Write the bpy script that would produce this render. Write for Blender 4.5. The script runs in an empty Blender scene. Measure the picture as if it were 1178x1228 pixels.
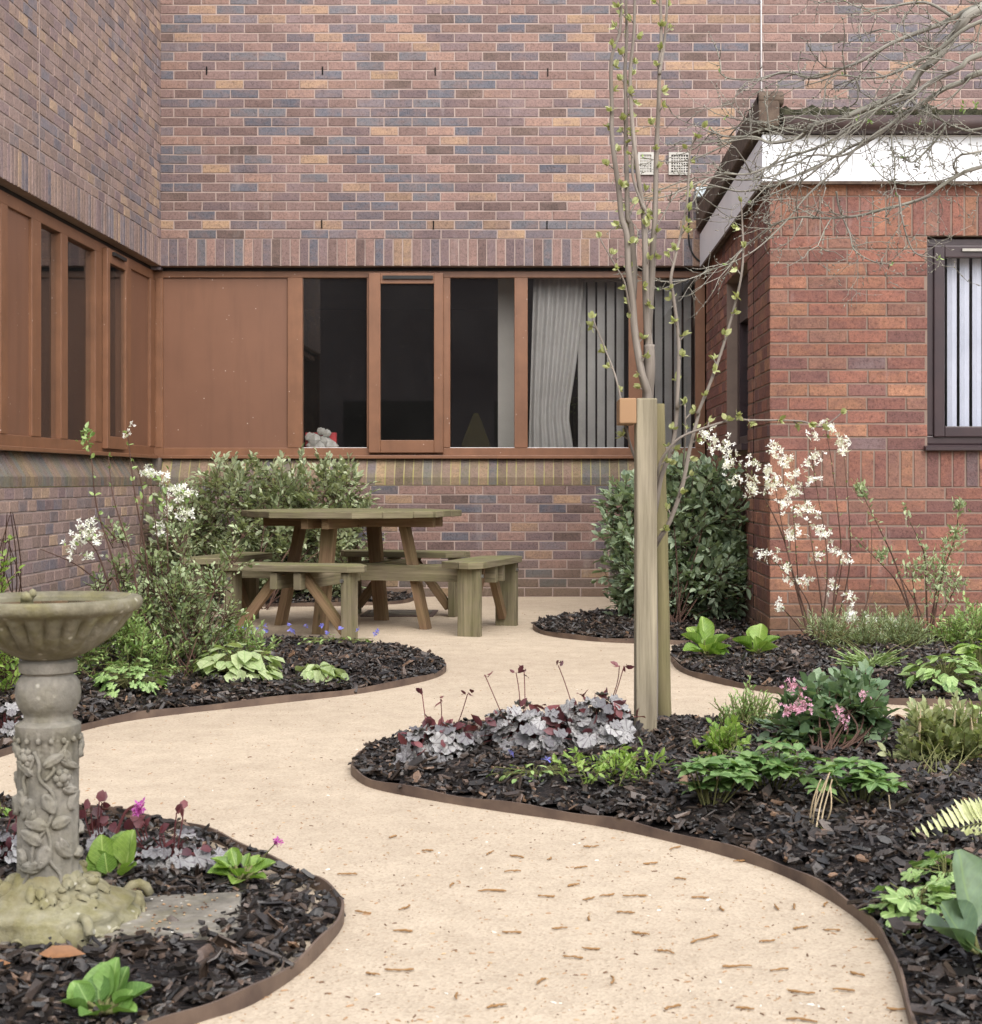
import bpy, bmesh, math, random
import numpy as np
from mathutils import Vector, Matrix
random.seed(7)
rng = np.random.default_rng(11)
R = math.radians
scene = bpy.context.scene
col = scene.collection

# ------------------------------------------------------------------ camera, world, sun, exposure
F, CX, CY, H = 1900.0, 655.0, 575.0, 0.94          # focal length in photo pixels, principal point, eye height
cd = bpy.data.cameras.new('camera')
cam = bpy.data.objects.new('camera', cd); col.objects.link(cam)
cam.location = (0, 0, H); cam.rotation_euler = (R(90), 0, 0)
cd.sensor_width = 36; cd.lens = F / 1228 * 36
cd.shift_x = -(CX - 589) / 1228; cd.shift_y = -(614 - CY) / 1228
cd.clip_start = 0.05; cd.clip_end = 500
cd.dof.use_dof = True; cd.dof.focus_distance = 8.6; cd.dof.aperture_fstop = 13
scene.camera = cam

SUN_EL, SUN_AZ = 46, 162                           # azimuth of the sun, clockwise from +Y
w = bpy.data.worlds.new('World'); scene.world = w; w.use_nodes = True
nt = w.node_tree; bg = nt.nodes['Background']
sky = nt.nodes.new('ShaderNodeTexSky'); sky.sky_type = 'NISHITA'; sky.sun_disc = False
sky.sun_elevation = R(SUN_EL); sky.sun_rotation = R(SUN_AZ); sky.dust_density = 3; sky.air_density = 1
hs = nt.nodes.new('ShaderNodeHueSaturation'); hs.inputs['Saturation'].default_value = 0.42
nt.links.new(sky.outputs[0], hs.inputs['Color']); nt.links.new(hs.outputs[0], bg.inputs[0])
bg.inputs[1].default_value = 0.15
sd = bpy.data.lights.new('sun', 'SUN'); sun = bpy.data.objects.new('sun', sd); col.objects.link(sun)
sd.energy = 1.1; sd.angle = R(95); sd.color = (1, 0.985, 0.965)
sx, sy = math.sin(R(SUN_AZ)), math.cos(R(SUN_AZ))
sdir = Vector((sx * math.cos(R(SUN_EL)), sy * math.cos(R(SUN_EL)), math.sin(R(SUN_EL))))
sun.rotation_euler = sdir.to_track_quat('Z', 'Y').to_euler(); sun.location = (0, 0, 12)
scene.view_settings.view_transform = 'Standard'; scene.view_settings.look = 'None'
scene.view_settings.exposure = 1.32; scene.view_settings.gamma = 1
scene.cycles.max_bounces = 8; scene.cycles.transparent_max_bounces = 12
scene.cycles.caustics_reflective = False; scene.cycles.caustics_refractive = False

# ------------------------------------------------------------------ helpers
def P(px, py, d): return Vector(((px - CX) * d / F, d, H - (py - CY) * d / F))
def G(px, py, z=0.0): return P(px, py, (H - z) * F / (py - CY))

ORG = {}
def tag(o, label=None, cat=None, group=None, kind=None):
    if label: o['label'] = label
    if cat: o['category'] = cat
    if group: o['group'] = group
    if kind: o['kind'] = kind
    return o
def thing(name, label, cat, loc, group=None):
    o = bpy.data.objects.new(name, None); col.objects.link(o)
    o.location = loc; o.empty_display_size = 0.1
    ORG[o.name] = Vector(loc)
    return tag(o, label, cat, group)
def link_mesh(name, me, mat, parent):
    o = bpy.data.objects.new(name, me); col.objects.link(o)
    if mat: me.materials.append(mat)
    if parent: o.parent = parent; ORG[o.name] = ORG[parent.name]
    else: ORG[o.name] = Vector((0, 0, 0))
    return o
def origin(parent): return ORG[parent.name] if parent else Vector((0, 0, 0))

class MB:
    def __init__(s): s.v = []; s.f = []; s.uv = []
    def add(s, vs, fs, uvs=None):
        b = len(s.v); s.v += [tuple(x) for x in vs]
        for k, f in enumerate(fs):
            s.f.append(tuple(i + b for i in f))
            s.uv.append(uvs[k] if uvs else [(0, 0)] * len(f))
    def beam(s, a, b, w, h, up=(0, 0, 1), w2=None, h2=None):
        a = Vector(a); b = Vector(b); t = b - a; L = t.length; t /= L
        up = Vector(up); side = t.cross(up)
        if side.length < 1e-4: side = t.cross(Vector((0, 1, 0)))
        side.normalize(); u = side.cross(t).normalized()
        w2 = w if w2 is None else w2; h2 = h if h2 is None else h2
        vs = []
        for p, ww, hh in ((a, w, h), (b, w2, h2)):
            for i, j in ((-1, -1), (1, -1), (1, 1), (-1, 1)):
                vs.append(p + side * (i * ww / 2) + u * (j * hh / 2))
        o = random.random() * 9; q = random.random() * 9
        fs = [(0, 3, 2, 1), (4, 5, 6, 7)]
        uv = [[(o + i * .02, q + j * .02) for i, j in ((0, 0), (0, h), (w, h), (w, 0))]] * 2
        acc = 0
        for k in range(4):
            k2 = (k + 1) % 4; wd = w if k % 2 == 0 else h
            fs.append((k, k2, 4 + k2, 4 + k)); uv.append([(o, q + acc), (o, q + acc + wd), (o + L, q + acc + wd), (o + L, q + acc)]); acc += wd
        s.add(vs, fs, uv)
    def box(s, x0, x1, y0, y1, z0, z1):
        dx, dy, dz = x1 - x0, y1 - y0, z1 - z0; cx, cy, cz = (x0 + x1) / 2, (y0 + y1) / 2, (z0 + z1) / 2
        if dz >= dx and dz >= dy: s.beam((cx, cy, z0), (cx, cy, z1), dx, dy, (0, 1, 0))
        elif dx >= dy: s.beam((x0, cy, cz), (x1, cy, cz), dy, dz)
        else: s.beam((cx, y0, cz), (cx, y1, cz), dx, dz)
    def prism(s, poly, t):
        """closed polygon (list of Vectors) extruded along vector t"""
        n = len(poly); t = Vector(t); o = random.random() * 9
        vs = list(poly) + [p + t for p in poly]
        fs = [tuple(range(n)), tuple(range(2 * n - 1, n - 1, -1))]
        uv = [[(p.x * 1 + o, p.y + o) for p in poly], [(p.x + o, p.y + o) for p in reversed(poly)]]
        for k in range(n):
            k2 = (k + 1) % n; d = (poly[k2] - poly[k]).length
            fs.append((k2, k, n + k, n + k2)); uv.append([(o + d, o), (o, o), (o, o + t.length), (o + d, o + t.length)])
        s.add(vs, fs, uv)
    def tube(s, pts, rad, n=6, cap=True):
        pts = [Vector(p) for p in pts]; m = len(pts)
        if not hasattr(rad, '__len__'): rad = [rad] * m
        vs = []; fs = []; uv = []; L = 0; o = random.random() * 9
        prev = None; Ls = []
        for i, p in enumerate(pts):
            t = (pts[min(i + 1, m - 1)] - pts[max(i - 1, 0)])
            if t.length < 1e-9: t = Vector((0, 0, 1))
            t.normalize()
            if prev is None:
                x = t.orthogonal().normalized()
            else:
                x = prev - t * prev.dot(t)
                x = x.normalized() if x.length > 1e-6 else t.orthogonal().normalized()
            prev = x; y = t.cross(x)
            if i: L += (pts[i] - pts[i - 1]).length
            Ls.append(L)
            for k in range(n):
                a = 2 * math.pi * k / n
                vs.append(p + (x * math.cos(a) + y * math.sin(a)) * rad[i])
        for i in range(m - 1):
            for k in range(n):
                k2 = (k + 1) % n
                fs.append((i * n + k, i * n + k2, (i + 1) * n + k2, (i + 1) * n + k))
                c = 2 * math.pi * rad[i] / n
                uv.append([(o + Ls[i], c * k), (o + Ls[i], c * k + c), (o + Ls[i + 1], c * k + c), (o + Ls[i + 1], c * k)])
        if cap:
            fs.append(tuple(range(n - 1, -1, -1))); uv.append([(o, .01 * k) for k in range(n)])
            fs.append(tuple((m - 1) * n + k for k in range(n))); uv.append([(o, .01 * k) for k in range(n)])
        s.add(vs, fs, uv)
    def lathe(s, prof, c, n=48, mod=None):
        c = Vector(c); m = len(prof); vs = []; fs = []
        for i, (r, z) in enumerate(prof):
            for k in range(n):
                a = 2 * math.pi * k / n
                rr = r * (mod(i, a) if mod else 1)
                vs.append(c + Vector((rr * math.cos(a), rr * math.sin(a), z)))
        for i in range(m - 1):
            for k in range(n):
                k2 = (k + 1) % n
                fs.append((i * n + k, i * n + k2, (i + 1) * n + k2, (i + 1) * n + k))
        fs.append(tuple(range(n - 1, -1, -1))); fs.append(tuple((m - 1) * n + k for k in range(n)))
        s.add(vs, fs)
    def ball(s, c, r, n=10, sc=(1, 1, 1), jit=0.0):
        c = Vector(c); m = n // 2 + 1; vs = []; fs = []
        for i in range(m):
            th = math.pi * (i + .02) / (m - 1 + .04)
            for k in range(n):
                a = 2 * math.pi * k / n; q = r * (1 + random.uniform(-jit, jit))
                vs.append(c + Vector((q * math.sin(th) * math.cos(a) * sc[0], q * math.sin(th) * math.sin(a) * sc[1], q * math.cos(th) * sc[2])))
        for i in range(m - 1):
            for k in range(n):
                k2 = (k + 1) % n
                fs.append(((i + 1) * n + k, (i + 1) * n + k2, i * n + k2, i * n + k))
        fs.append(tuple(range(n))); fs.append(tuple((m - 1) * n + k for k in range(n - 1, -1, -1)))
        s.add(vs, fs)
    def build(s, name, mat, parent=None, smooth=False, bevel=0, loc=None):
        o0 = origin(parent)
        if parent is None and loc is not None: o0 = Vector(loc)
        me = bpy.data.meshes.new(name)
        me.from_pydata([(x - o0.x, y - o0.y, z - o0.z) for x, y, z in s.v], [], s.f)
        uvl = me.uv_layers.new(name='UVMap')
        uvl.data.foreach_set('uv', [c for f in s.uv for p in f for c in p])
        if smooth: me.polygons.foreach_set('use_smooth', [True] * len(me.polygons))
        me.update()
        o = link_mesh(name, me, mat, parent)
        if parent is None and loc is not None: o.location = loc; ORG[o.name] = Vector(loc)
        if bevel:
            b = o.modifiers.new('bevel', 'BEVEL'); b.width = bevel; b.segments = 2; b.limit_method = 'ANGLE'; b.angle_limit = R(40)
        return o

def smooth_path(pts, k=6, closed=False):
    pts = [Vector(p) for p in pts]; n = len(pts); out = []
    rngi = range(n) if closed else range(n - 1)
    for i in rngi:
        if closed: p0, p1, p2, p3 = pts[i - 1], pts[i], pts[(i + 1) % n], pts[(i + 2) % n]
        else: p0, p1, p2, p3 = pts[max(i - 1, 0)], pts[i], pts[i + 1], pts[min(i + 2, n - 1)]
        for j in range(k):
            t = j / k
            out.append(0.5 * ((2 * p1) + (p2 - p0) * t + (2 * p0 - 5 * p1 + 4 * p2 - p3) * t * t + (3 * p1 - p0 - 3 * p2 + p3) * t ** 3))
    if not closed: out.append(pts[-1])
    return out

# ---- leaves
def _disc(n, rf, zf):
    vs = [(.5, 0, -.03)] + [(.5 + .5 * rf(a) * math.cos(a), .5 * rf(a) * math.sin(a), zf(a)) for a in [2 * math.pi * k / n for k in range(n)]]
    return vs, [(0, 1 + k, 1 + (k + 1) % n) for k in range(n)]
def _grid(m, prof, cup, droop):
    vs = []; fs = []
    for i, wd in enumerate(prof):
        x = i / (len(prof) - 1)
        for j in range(-m, m + 1):
            t = j / m; vs.append((x, wd * t * (1 + .04 * math.sin(13 * x + 2 * t)), cup * t * t * wd * 2 - droop * x * x + .022 * math.sin(8 * x + 4 * t)))
    q = 2 * m + 1
    for i in range(len(prof) - 1):
        for j in range(2 * m): fs.append((i * q + j, i * q + j + 1, (i + 1) * q + j + 1, (i + 1) * q + j))
    return vs, fs
def _ov(wd):
    return ([(0, 0, 0), (.28, wd, .05), (.28, 0, 0), (.28, -wd, .05), (.68, wd * .92, .03), (.68, 0, -.03), (.68, -wd * .92, .03), (1, 0, -.12)],
            [(0, 2, 1), (0, 3, 2), (1, 2, 5, 4), (2, 3, 6, 5), (4, 5, 7), (5, 6, 7)])
def heuch(a): return (1 + .07 * math.cos(7 * a) + .03 * math.cos(13 * a)) * (1 - .5 * math.exp(-((abs(a) - math.pi) / .28) ** 2))
def palm(a): return .50 + .5 * abs(math.cos(2.5 * a)) ** .7 if abs(abs(a - math.pi)) > .35 else .3
TPL = {
    'ovate': _ov(.21), 'broad': _ov(.3), 'lance': _ov(.11), 'needle': _ov(.05),
    'petal': ([(0, 0, 0), (.6, .23, .04), (1, 0, 0), (.6, -.23, .04)], [(0, 3, 2, 1)]),
    'round': _disc(28, heuch, lambda a: .075 * math.sin(7 * a + 1) - .08 * math.cos(a) - .05),
    'palm': _disc(40, palm, lambda a: .03 * math.sin(5 * a) - .08),
    'paddle': _grid(3, [.05, .2, .33, .41, .44, .43, .37, .25, .07], .25, .14),
    'hosta': _grid(3, [.05, .22, .3, .31, .28, .23, .16, .08, .01], .3, .22),
    'strap': _grid(1, [.03, .035, .035, .03, .025, .015, .003], .3, .25),
}
def unit(a):
    return a / np.maximum(np.linalg.norm(a, axis=-1, keepdims=True), 1e-9)
class LM:
    def __init__(s): s.p = []; s.t = []; s.n = []; s.l = []; s.w = []
    def add(s, p, t, n, l, w=1.0):
        s.p.append(tuple(p)); s.t.append(tuple(t)); s.n.append(tuple(n)); s.l.append(l); s.w.append(w)
    def build(s, name, tpl, mat, parent, smooth=True):
        tv, tf = TPL[tpl]; tv = np.array(tv, float)
        p = np.array(s.p) - np.array(origin(parent)); t = unit(np.array(s.t, float)); n = np.array(s.n, float)
        b = unit(np.cross(n, t)); n = np.cross(t, b); l = np.array(s.l)[:, None, None]; w = np.array(s.w)[:, None, None]
        v = p[:, None, :] + l * (tv[None, :, 0:1] * t[:, None, :] + w * tv[None, :, 1:2] * b[:, None, :] + tv[None, :, 2:3] * n[:, None, :])
        N, K = len(p), len(tv)
        me = bpy.data.meshes.new(name)
        ls = np.array([len(f) for f in tf]); loops = np.concatenate([np.array(f) for f in tf])
        allloops = (loops[None, :] + (np.arange(N) * K)[:, None]).ravel()
        me.vertices.add(N * K); me.vertices.foreach_set('co', v.reshape(-1))
        me.loops.add(len(allloops)); me.loops.foreach_set('vertex_index', allloops.astype(np.int32))
        tot = np.tile(ls, N); st = np.concatenate([[0], np.cumsum(tot)[:-1]])
        me.polygons.add(len(tot)); me.polygons.foreach_set('loop_start', st.astype(np.int32))
        try: me.polygons.foreach_set('loop_total', tot.astype(np.int32))
        except Exception: pass
        uvl = me.uv_layers.new(name='UVMap')
        uvl.data.foreach_set('uv', np.tile(tv[loops][:, :2].ravel(), N).astype(np.float32))
        if smooth: me.polygons.foreach_set('use_smooth', [True] * len(tot))
        me.update(calc_edges=True); me.validate()
        return link_mesh(name, me, mat, parent)
def rv(s=1.0): return Vector(rng.normal(0, s, 3))

# ------------------------------------------------------------------ materials
class NB:
    def __init__(s, name):
        s.m = bpy.data.materials.new(name); s.m.use_nodes = True; s.t = s.m.node_tree
        s.b = s.t.nodes['Principled BSDF']; s.out = s.t.nodes['Material Output']
    def n(s, typ, **kw):
        x = s.t.nodes.new('ShaderNode' + typ)
        for k, v in kw.items():
            if k.startswith('i_'):
                key = k[2:]; key = int(key) if key.isdigit() else key.replace('_', ' ')
                x.inputs[key].default_value = v
            else: setattr(x, k, v)
        return x
    def l(s, a, b): s.t.links.new(a, b)
    def ramp(s, fac, stops, interp='LINEAR'):
        r = s.n('ValToRGB'); cr = r.color_ramp; cr.interpolation = interp
        while len(cr.elements) < len(stops): cr.elements.new(0.5)
        for e, (p, c) in zip(cr.elements, stops): e.position = p; e.color = (*c, 1) if len(c) == 3 else c
        s.l(fac, r.inputs[0]); return r.outputs[0]
    def noise(s, vec, scale, detail=3, rough=.55):
        x = s.n('TexNoise', i_Scale=scale, i_Detail=detail, i_Roughness=rough)
        if vec is not None: s.l(vec, x.inputs['Vector'])
        return x.outputs['Fac']
    def mix(s, fac, a, b, mode='MIX'):
        x = s.n('MixRGB', blend_type=mode)
        for k, q in ((0, fac), (1, a), (2, b)):
            if isinstance(q, (int, float)): x.inputs[k].default_value = q
            elif isinstance(q, tuple): x.inputs[k].default_value = (*q, 1)
            else: s.l(q, x.inputs[k])
        return x.outputs[0]
    def math(s, op, a, b=0.0, clamp=False):
        x = s.n('Math', operation=op, use_clamp=clamp)
        for k, q in ((0, a), (1, b)):
            if isinstance(q, (int, float)): x.inputs[k].default_value = q
            else: s.l(q, x.inputs[k])
        return x.outputs[0]
    def bump(s, h, strength=.4, dist=.01):
        b = s.n('Bump', i_Strength=strength, i_Distance=dist); s.l(h, b.inputs['Height']); s.l(b.outputs[0], s.b.inputs['Normal'])
    def base(s, c):
        if isinstance(c, tuple): s.b.inputs['Base Color'].default_value = (*c, 1)
        else: s.l(c, s.b.inputs['Base Color'])
    def set(s, rough=.8, spec=.3, metal=0):
        s.b.inputs['Roughness'].default_value = rough; s.b.inputs['Specular IOR Level'].default_value = spec; s.b.inputs['Metallic'].default_value = metal
        return s.m

def S(r, g, b):                       # sRGB 0..255 -> linear
    f = lambda c: (c / 255 / 12.92) if c / 255 <= .04045 else ((c / 255 + .055) / 1.055) ** 2.4
    return (f(r), f(g), f(b))

def brick(name, palette, moss=0.0, smoke=None):
    """fired clay: every brick of the mesh takes its own colour"""
    q = NB(name); tc = q.n('TexCoord'); o = tc.outputs['Object']; geo = q.n('NewGeometry')
    tot = sum(p[1] for p in palette); acc = 0; stops = []
    for c, wt in palette: stops.append((acc / tot, c)); acc += wt
    rnd = geo.outputs['Random Per Island']; c = q.ramp(rnd, stops, 'CONSTANT')
    wn = q.n('TexWhiteNoise', noise_dimensions='1D'); q.l(rnd, wn.inputs['W'])
    c = q.mix(1.0, c, q.ramp(wn.outputs['Value'], [(0, (.84, .84, .85)), (1, (1.18, 1.17, 1.15))]), 'MULTIPLY')
    mp = q.n('Mapping'); mp.inputs['Scale'].default_value = (8, 8, 14); q.l(o, mp.inputs[0])
    c = q.mix(q.ramp(q.noise(mp.outputs[0], 1.0, 4, .62), [(.44, (0, 0, 0)), (.68, (.6, .6, .6))]), c, smoke or palette[0][0])
    f1 = q.noise(o, 62, 4, .8); f2 = q.noise(o, 230, 2, .7)
    c = q.mix(1.0, c, q.ramp(f1, [(.32, (.5, .49, .48)), (.47, (.96, .96, .96)), (.62, (1.12, 1.1, 1.08)), (.75, (1.5, 1.46, 1.4))]), 'MULTIPLY')
    c = q.mix(1.0, c, q.ramp(f2, [(.3, (.8, .8, .8)), (.7, (1.2, 1.2, 1.2))]), 'MULTIPLY')
    big = q.noise(o, .9, 4, .6)
    c = q.mix(1.0, c, q.ramp(big, [(.3, (.82, .82, .83)), (.65, (1.06, 1.06, 1.06))]), 'MULTIPLY')
    mp2 = q.n('Mapping'); mp2.inputs['Scale'].default_value = (5, 5, 1.1); q.l(o, mp2.inputs[0])
    c = q.mix(q.ramp(q.noise(mp2.outputs[0], 1.0, 5, .7), [(.6, (0, 0, 0)), (.82, (.32, .32, .32))]), c, S(196, 186, 182))
    if moss:
        c = q.mix(q.ramp(q.noise(o, 5, 4, .65), [(.3, (0, 0, 0)), (.62, (moss, moss, moss))]), c, S(116, 112, 76))
    else:
        sz = q.n('SeparateXYZ'); q.l(geo.outputs['Position'], sz.inputs[0])
        c = q.mix(q.ramp(q.math('ADD', sz.outputs[2], q.math('MULTIPLY', big, .5)), [(.28, (.5, .5, .5)), (.6, (0, 0, 0))]), c, S(92, 84, 62))
    q.base(c); q.bump(f1, .8, .004)
    return q.set(.86, .22)
def mortar_mat(name, c, moss=0.0):
    q = NB(name); tc = q.n('TexCoord'); o = tc.outputs['Object']
    k = q.mix(q.noise(o, 9, 3), tuple(x * .72 for x in c), tuple(min(1, x * 1.22) for x in c))
    if moss: k = q.mix(q.ramp(q.noise(o, 4, 3), [(.35, (0, 0, 0)), (.6, (moss, moss, moss))]), k, S(150, 146, 70))
    q.base(k); q.bump(q.noise(o, 140, 3), .4, .003); return q.set(.95, .1)
def lay(mb, ax, pl, sg, u0, u1, z0, z1, rows, ln=.225, holes=(), upright=False, jut=.0045):
    """lay bricks on a wall face: ax = axis the face looks along, pl = its position, sg = side it looks to"""
    if upright: rows = 1
    ph = (z1 - z0) / rows
    for k in range(rows):
        za, zb = z0 + k * ph + .005, z0 + (k + 1) * ph - .005
        u = u0 - (ln / 2 if (k % 2 and not upright) else 0) - random.uniform(0, .01)
        while u < u1:
            spans = [(max(u + .005, u0 + .001), min(u + ln - .005, u1 - .001))]; u += ln
            for ha, hb, hz0, hz1 in holes:
                if zb > hz0 + .02 and za < hz1 - .02:
                    new = []
                    for a, b in spans:
                        if b <= ha or a >= hb: new.append((a, b))
                        else:
                            if a < ha - .012: new.append((a, ha - .002))
                            if b > hb + .012: new.append((hb + .002, b))
                    spans = new
            for a, b in spans:
                if b - a < .015: continue
                j = lambda m=.0013: random.uniform(-m, m)
                o = pl + sg * (jut + random.uniform(-.0016, .0016)); i = pl - sg * .012; t = j(.0012)
                q = [(a + j(), za + j()), (b + j(), za + j()), (b + j(), zb + j()), (a + j(), zb + j())]
                vs = [((uu, i, zz) if ax == 'y' else (i, uu, zz)) for uu, zz in q]
                e = .0028 if b - a > .04 else .0015
                qq = [(q[0][0] + e, q[0][1] + e), (q[1][0] - e, q[1][1] + e), (q[2][0] - e, q[2][1] - e), (q[3][0] + e, q[3][1] - e)]
                m_ = o - sg * e
                vs += [((uu, m_, zz) if ax == 'y' else (m_, uu, zz)) for uu, zz in q]
                vs += [((uu, o + t * (1 if n_ % 3 else -1), zz) if ax == 'y' else (o + t * (1 if n_ % 3 else -1), uu, zz)) for n_, (uu, zz) in enumerate(qq)]
                fs = [(8, 9, 10, 11)] + [(n_, (n_ + 1) % 4, 4 + (n_ + 1) % 4, 4 + n_) for n_ in range(4)] + [(4 + n_, 4 + (n_ + 1) % 4, 8 + (n_ + 1) % 4, 8 + n_) for n_ in range(4)]
                if (ax == 'y') == (sg > 0): fs = [tuple(reversed(f)) for f in fs]
                mb.add(vs, fs)
def build_wall(name, back, bricks, mort, clay, parent):
    n = len(back.f); back.add(bricks.v, bricks.f); o = back.build(name, mort, parent)
    o.data.materials.append(clay); mi = [0] * n + [1] * (len(back.f) - n); o.data.polygons.foreach_set('material_index', mi); return o

PAL_MAIN = [(S(124, 103, 98), 3.0), (S(114, 98, 98), 2.4), (S(101, 99, 103), 1.9), (S(134, 109, 101), 2.4), (S(108, 99, 102), 1.9), (S(146, 121, 102), 1.2), (S(110, 91, 86), 1.8), (S(94, 93, 100), 1.1), (S(157, 131, 107), .5), (S(139, 113, 102), 1.4), (S(98, 83, 77), .9)]
PAL_LEFT = [(S(142, 122, 115), 3.2), (S(130, 112, 111), 2.2), (S(116, 109, 113), 1.6), (S(149, 127, 115), 2), (S(124, 113, 112), 1.6), (S(164, 140, 119), 1.1), (S(136, 117, 108), 2)]
PAL_RED = [(S(137, 95, 82), 3), (S(147, 105, 87), 2.4), (S(126, 88, 79), 2.4), (S(155, 114, 92), 1.6), (S(120, 87, 81), 1.2), (S(134, 100, 87), 1.5), (S(111, 93, 93), .3)]
M = {}
M['brick'] = brick('multicolour_brick', PAL_MAIN)
M['brick_left'] = brick('wing_brick', PAL_LEFT)
M['sill'] = brick('mossy_sill_brick', PAL_MAIN, moss=.45)
M['red'] = brick('red_brick', PAL_RED, smoke=S(104, 76, 74))
M['mortar'] = mortar_mat('grey_pink_mortar', S(158, 141, 133))
M['mortar_sill'] = mortar_mat('mossy_mortar', S(150, 138, 116), .6)
M['mortar_red'] = mortar_mat('tan_mortar', S(134, 117, 106))

def simple(name, c1, c2, scale=8, rough=.6, spec=.4, bump=0, det=4, metal=0, bd=.004):
    q = NB(name); tc = q.n('TexCoord'); n = q.noise(tc.outputs['Object'], scale, det, .6)
    q.base(q.ramp(n, [(.3, c1), (.7, c2)]))
    if bump: q.bump(q.noise(tc.outputs['Object'], scale * 6, 4, .7), bump, bd)
    return q.set(rough, spec, metal)
def coated(name, c1, c2, sc):
    q = NB(name); tc = q.n('TexCoord'); o = tc.outputs['Object']
    n = q.noise(o, sc, 4, .6); c = q.ramp(n, [(.3, c1), (.7, c2)])
    mp = q.n('Mapping'); mp.inputs['Scale'].default_value = (9, 9, .9); q.l(o, mp.inputs[0])
    c = q.mix(q.ramp(q.noise(mp.outputs[0], 1, 4, .65), [(.5, (0, 0, 0)), (.75, (.3, .3, .3))]), c, tuple(x * .6 for x in c1))
    vo = q.n('TexVoronoi', i_Scale=17.0); q.l(o, vo.inputs['Vector'])
    k = q.math('MULTIPLY', q.ramp(vo.outputs['Distance'], [(.05, (1, 1, 1)), (.09, (0, 0, 0))]), q.ramp(q.noise(o, 5, 2), [(.5, (0, 0, 0)), (.62, (.8, .8, .8))]))
    c = q.mix(k, c, S(200, 186, 174)); q.base(c); q.bump(q.noise(o, 70, 3), .12, .002); return q.set(.45, .45)
M['frame'] = coated('brown_painted_frame', S(113, 78, 56), S(129, 90, 65), 6)
M['panel'] = coated('brown_panel', S(110, 77, 59), S(122, 86, 66), 1.3)
M['dark_gap'] = simple('black_seal', (.01, .01, .01), (.02, .018, .016), 8, .6)
M['upvc'] = simple('dark_brown_upvc', S(48, 36, 40), S(60, 44, 46), 6, .35, .5)
M['white'] = simple('white_fascia', S(216, 218, 222), S(228, 230, 233), 3, .4, .45)
M['white_side'] = M['white']
M['roof_wood'] = simple('weathered_roof_edge', S(70, 58, 52), S(104, 90, 78), 14, .85, .2, .5)
M['gutter'] = simple('brown_gutter', S(70, 56, 54), S(90, 74, 70), 6, .45, .4)
M['moss'] = simple('mossy_felt', S(44, 44, 34), S(86, 84, 66), 30, .95, .1, .8, bd=.02)
M['grey_plate'] = simple('lead_plate', S(150, 160, 164), S(178, 186, 190), 10, .5, .4)
M['vent'] = simple('cream_vent', S(158, 154, 146), S(176, 172, 164), 20, .6)
M['dark'] = simple('dark_void', (.006, .006, .006), (.012, .011, .01), 4, .9, .1)
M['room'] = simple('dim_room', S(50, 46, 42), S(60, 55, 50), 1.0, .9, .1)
M['cable_white'] = simple('white_cable', S(160, 154, 152), S(180, 174, 172), 12, .5)
M['cable_black'] = simple('black_cable', (.01, .01, .01), (.02, .02, .02), 12, .5)
M['blind'] = simple('white_blind_fabric', S(186, 189, 204), S(206, 208, 222), 2.5, .8, .2)
M['curtain'] = simple('grey_net_curtain', S(140, 137, 133), S(160, 157, 153), 3, .9, .1)
M['bag'] = simple('white_plastic_bag', S(128, 125, 118), S(156, 153, 146), 20, .45)
M['redbox'] = simple('red_card', S(150, 40, 44), S(170, 52, 54), 8, .6)
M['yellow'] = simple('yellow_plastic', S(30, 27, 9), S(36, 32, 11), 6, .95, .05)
M['stone'] = None

def glass(name, tint=(.985, .99, .99), refl=1.0, dots=True):
    q = NB(name); t = q.t; t.nodes.remove(q.b)
    tr = q.n('BsdfTransparent'); tr.inputs[0].default_value = (*tint, 1)
    gl = q.n('BsdfGlossy', i_Roughness=.015); gl.inputs[0].default_value = (1, 1, 1, 1)
    fr = q.n('Fresnel', i_IOR=1.95)
    mx = q.n('MixShader'); gb = q.n('NewGeometry'); q.l(q.math('MULTIPLY', fr.outputs[0], q.math('SUBTRACT', refl, gb.outputs['Backfacing']), True), mx.inputs[0]); q.l(tr.outputs[0], mx.inputs[1]); q.l(gl.outputs[0], mx.inputs[2])
    last = mx.outputs[0]
    if dots:
        tc = q.n('TexCoord'); df = q.n('BsdfDiffuse'); df.inputs[0].default_value = (.55, .54, .52, 1)
        vo = q.n('TexVoronoi', i_Scale=26.0); q.l(tc.outputs['Object'], vo.inputs['Vector'])
        spot = q.ramp(vo.outputs['Distance'], [(.035, (1, 1, 1)), (.06, (0, 0, 0))])
        keep = q.ramp(q.noise(tc.outputs['Object'], 3.4, 2), [(.5, (0, 0, 0)), (.62, (.5, .5, .5))])
        film = q.math('MULTIPLY', q.noise(tc.outputs['Object'], 1.5, 4), .012)
        m2 = q.n('MixShader'); q.l(q.math('ADD', q.mix(1.0, spot, keep, 'MULTIPLY'), film), m2.inputs[0]); q.l(last, m2.inputs[1]); q.l(df.outputs[0], m2.inputs[2]); last = m2.outputs[0]
    q.l(last, q.out.inputs[0]); return q.m
M['glass'] = glass('dusty_window_glass')

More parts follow.
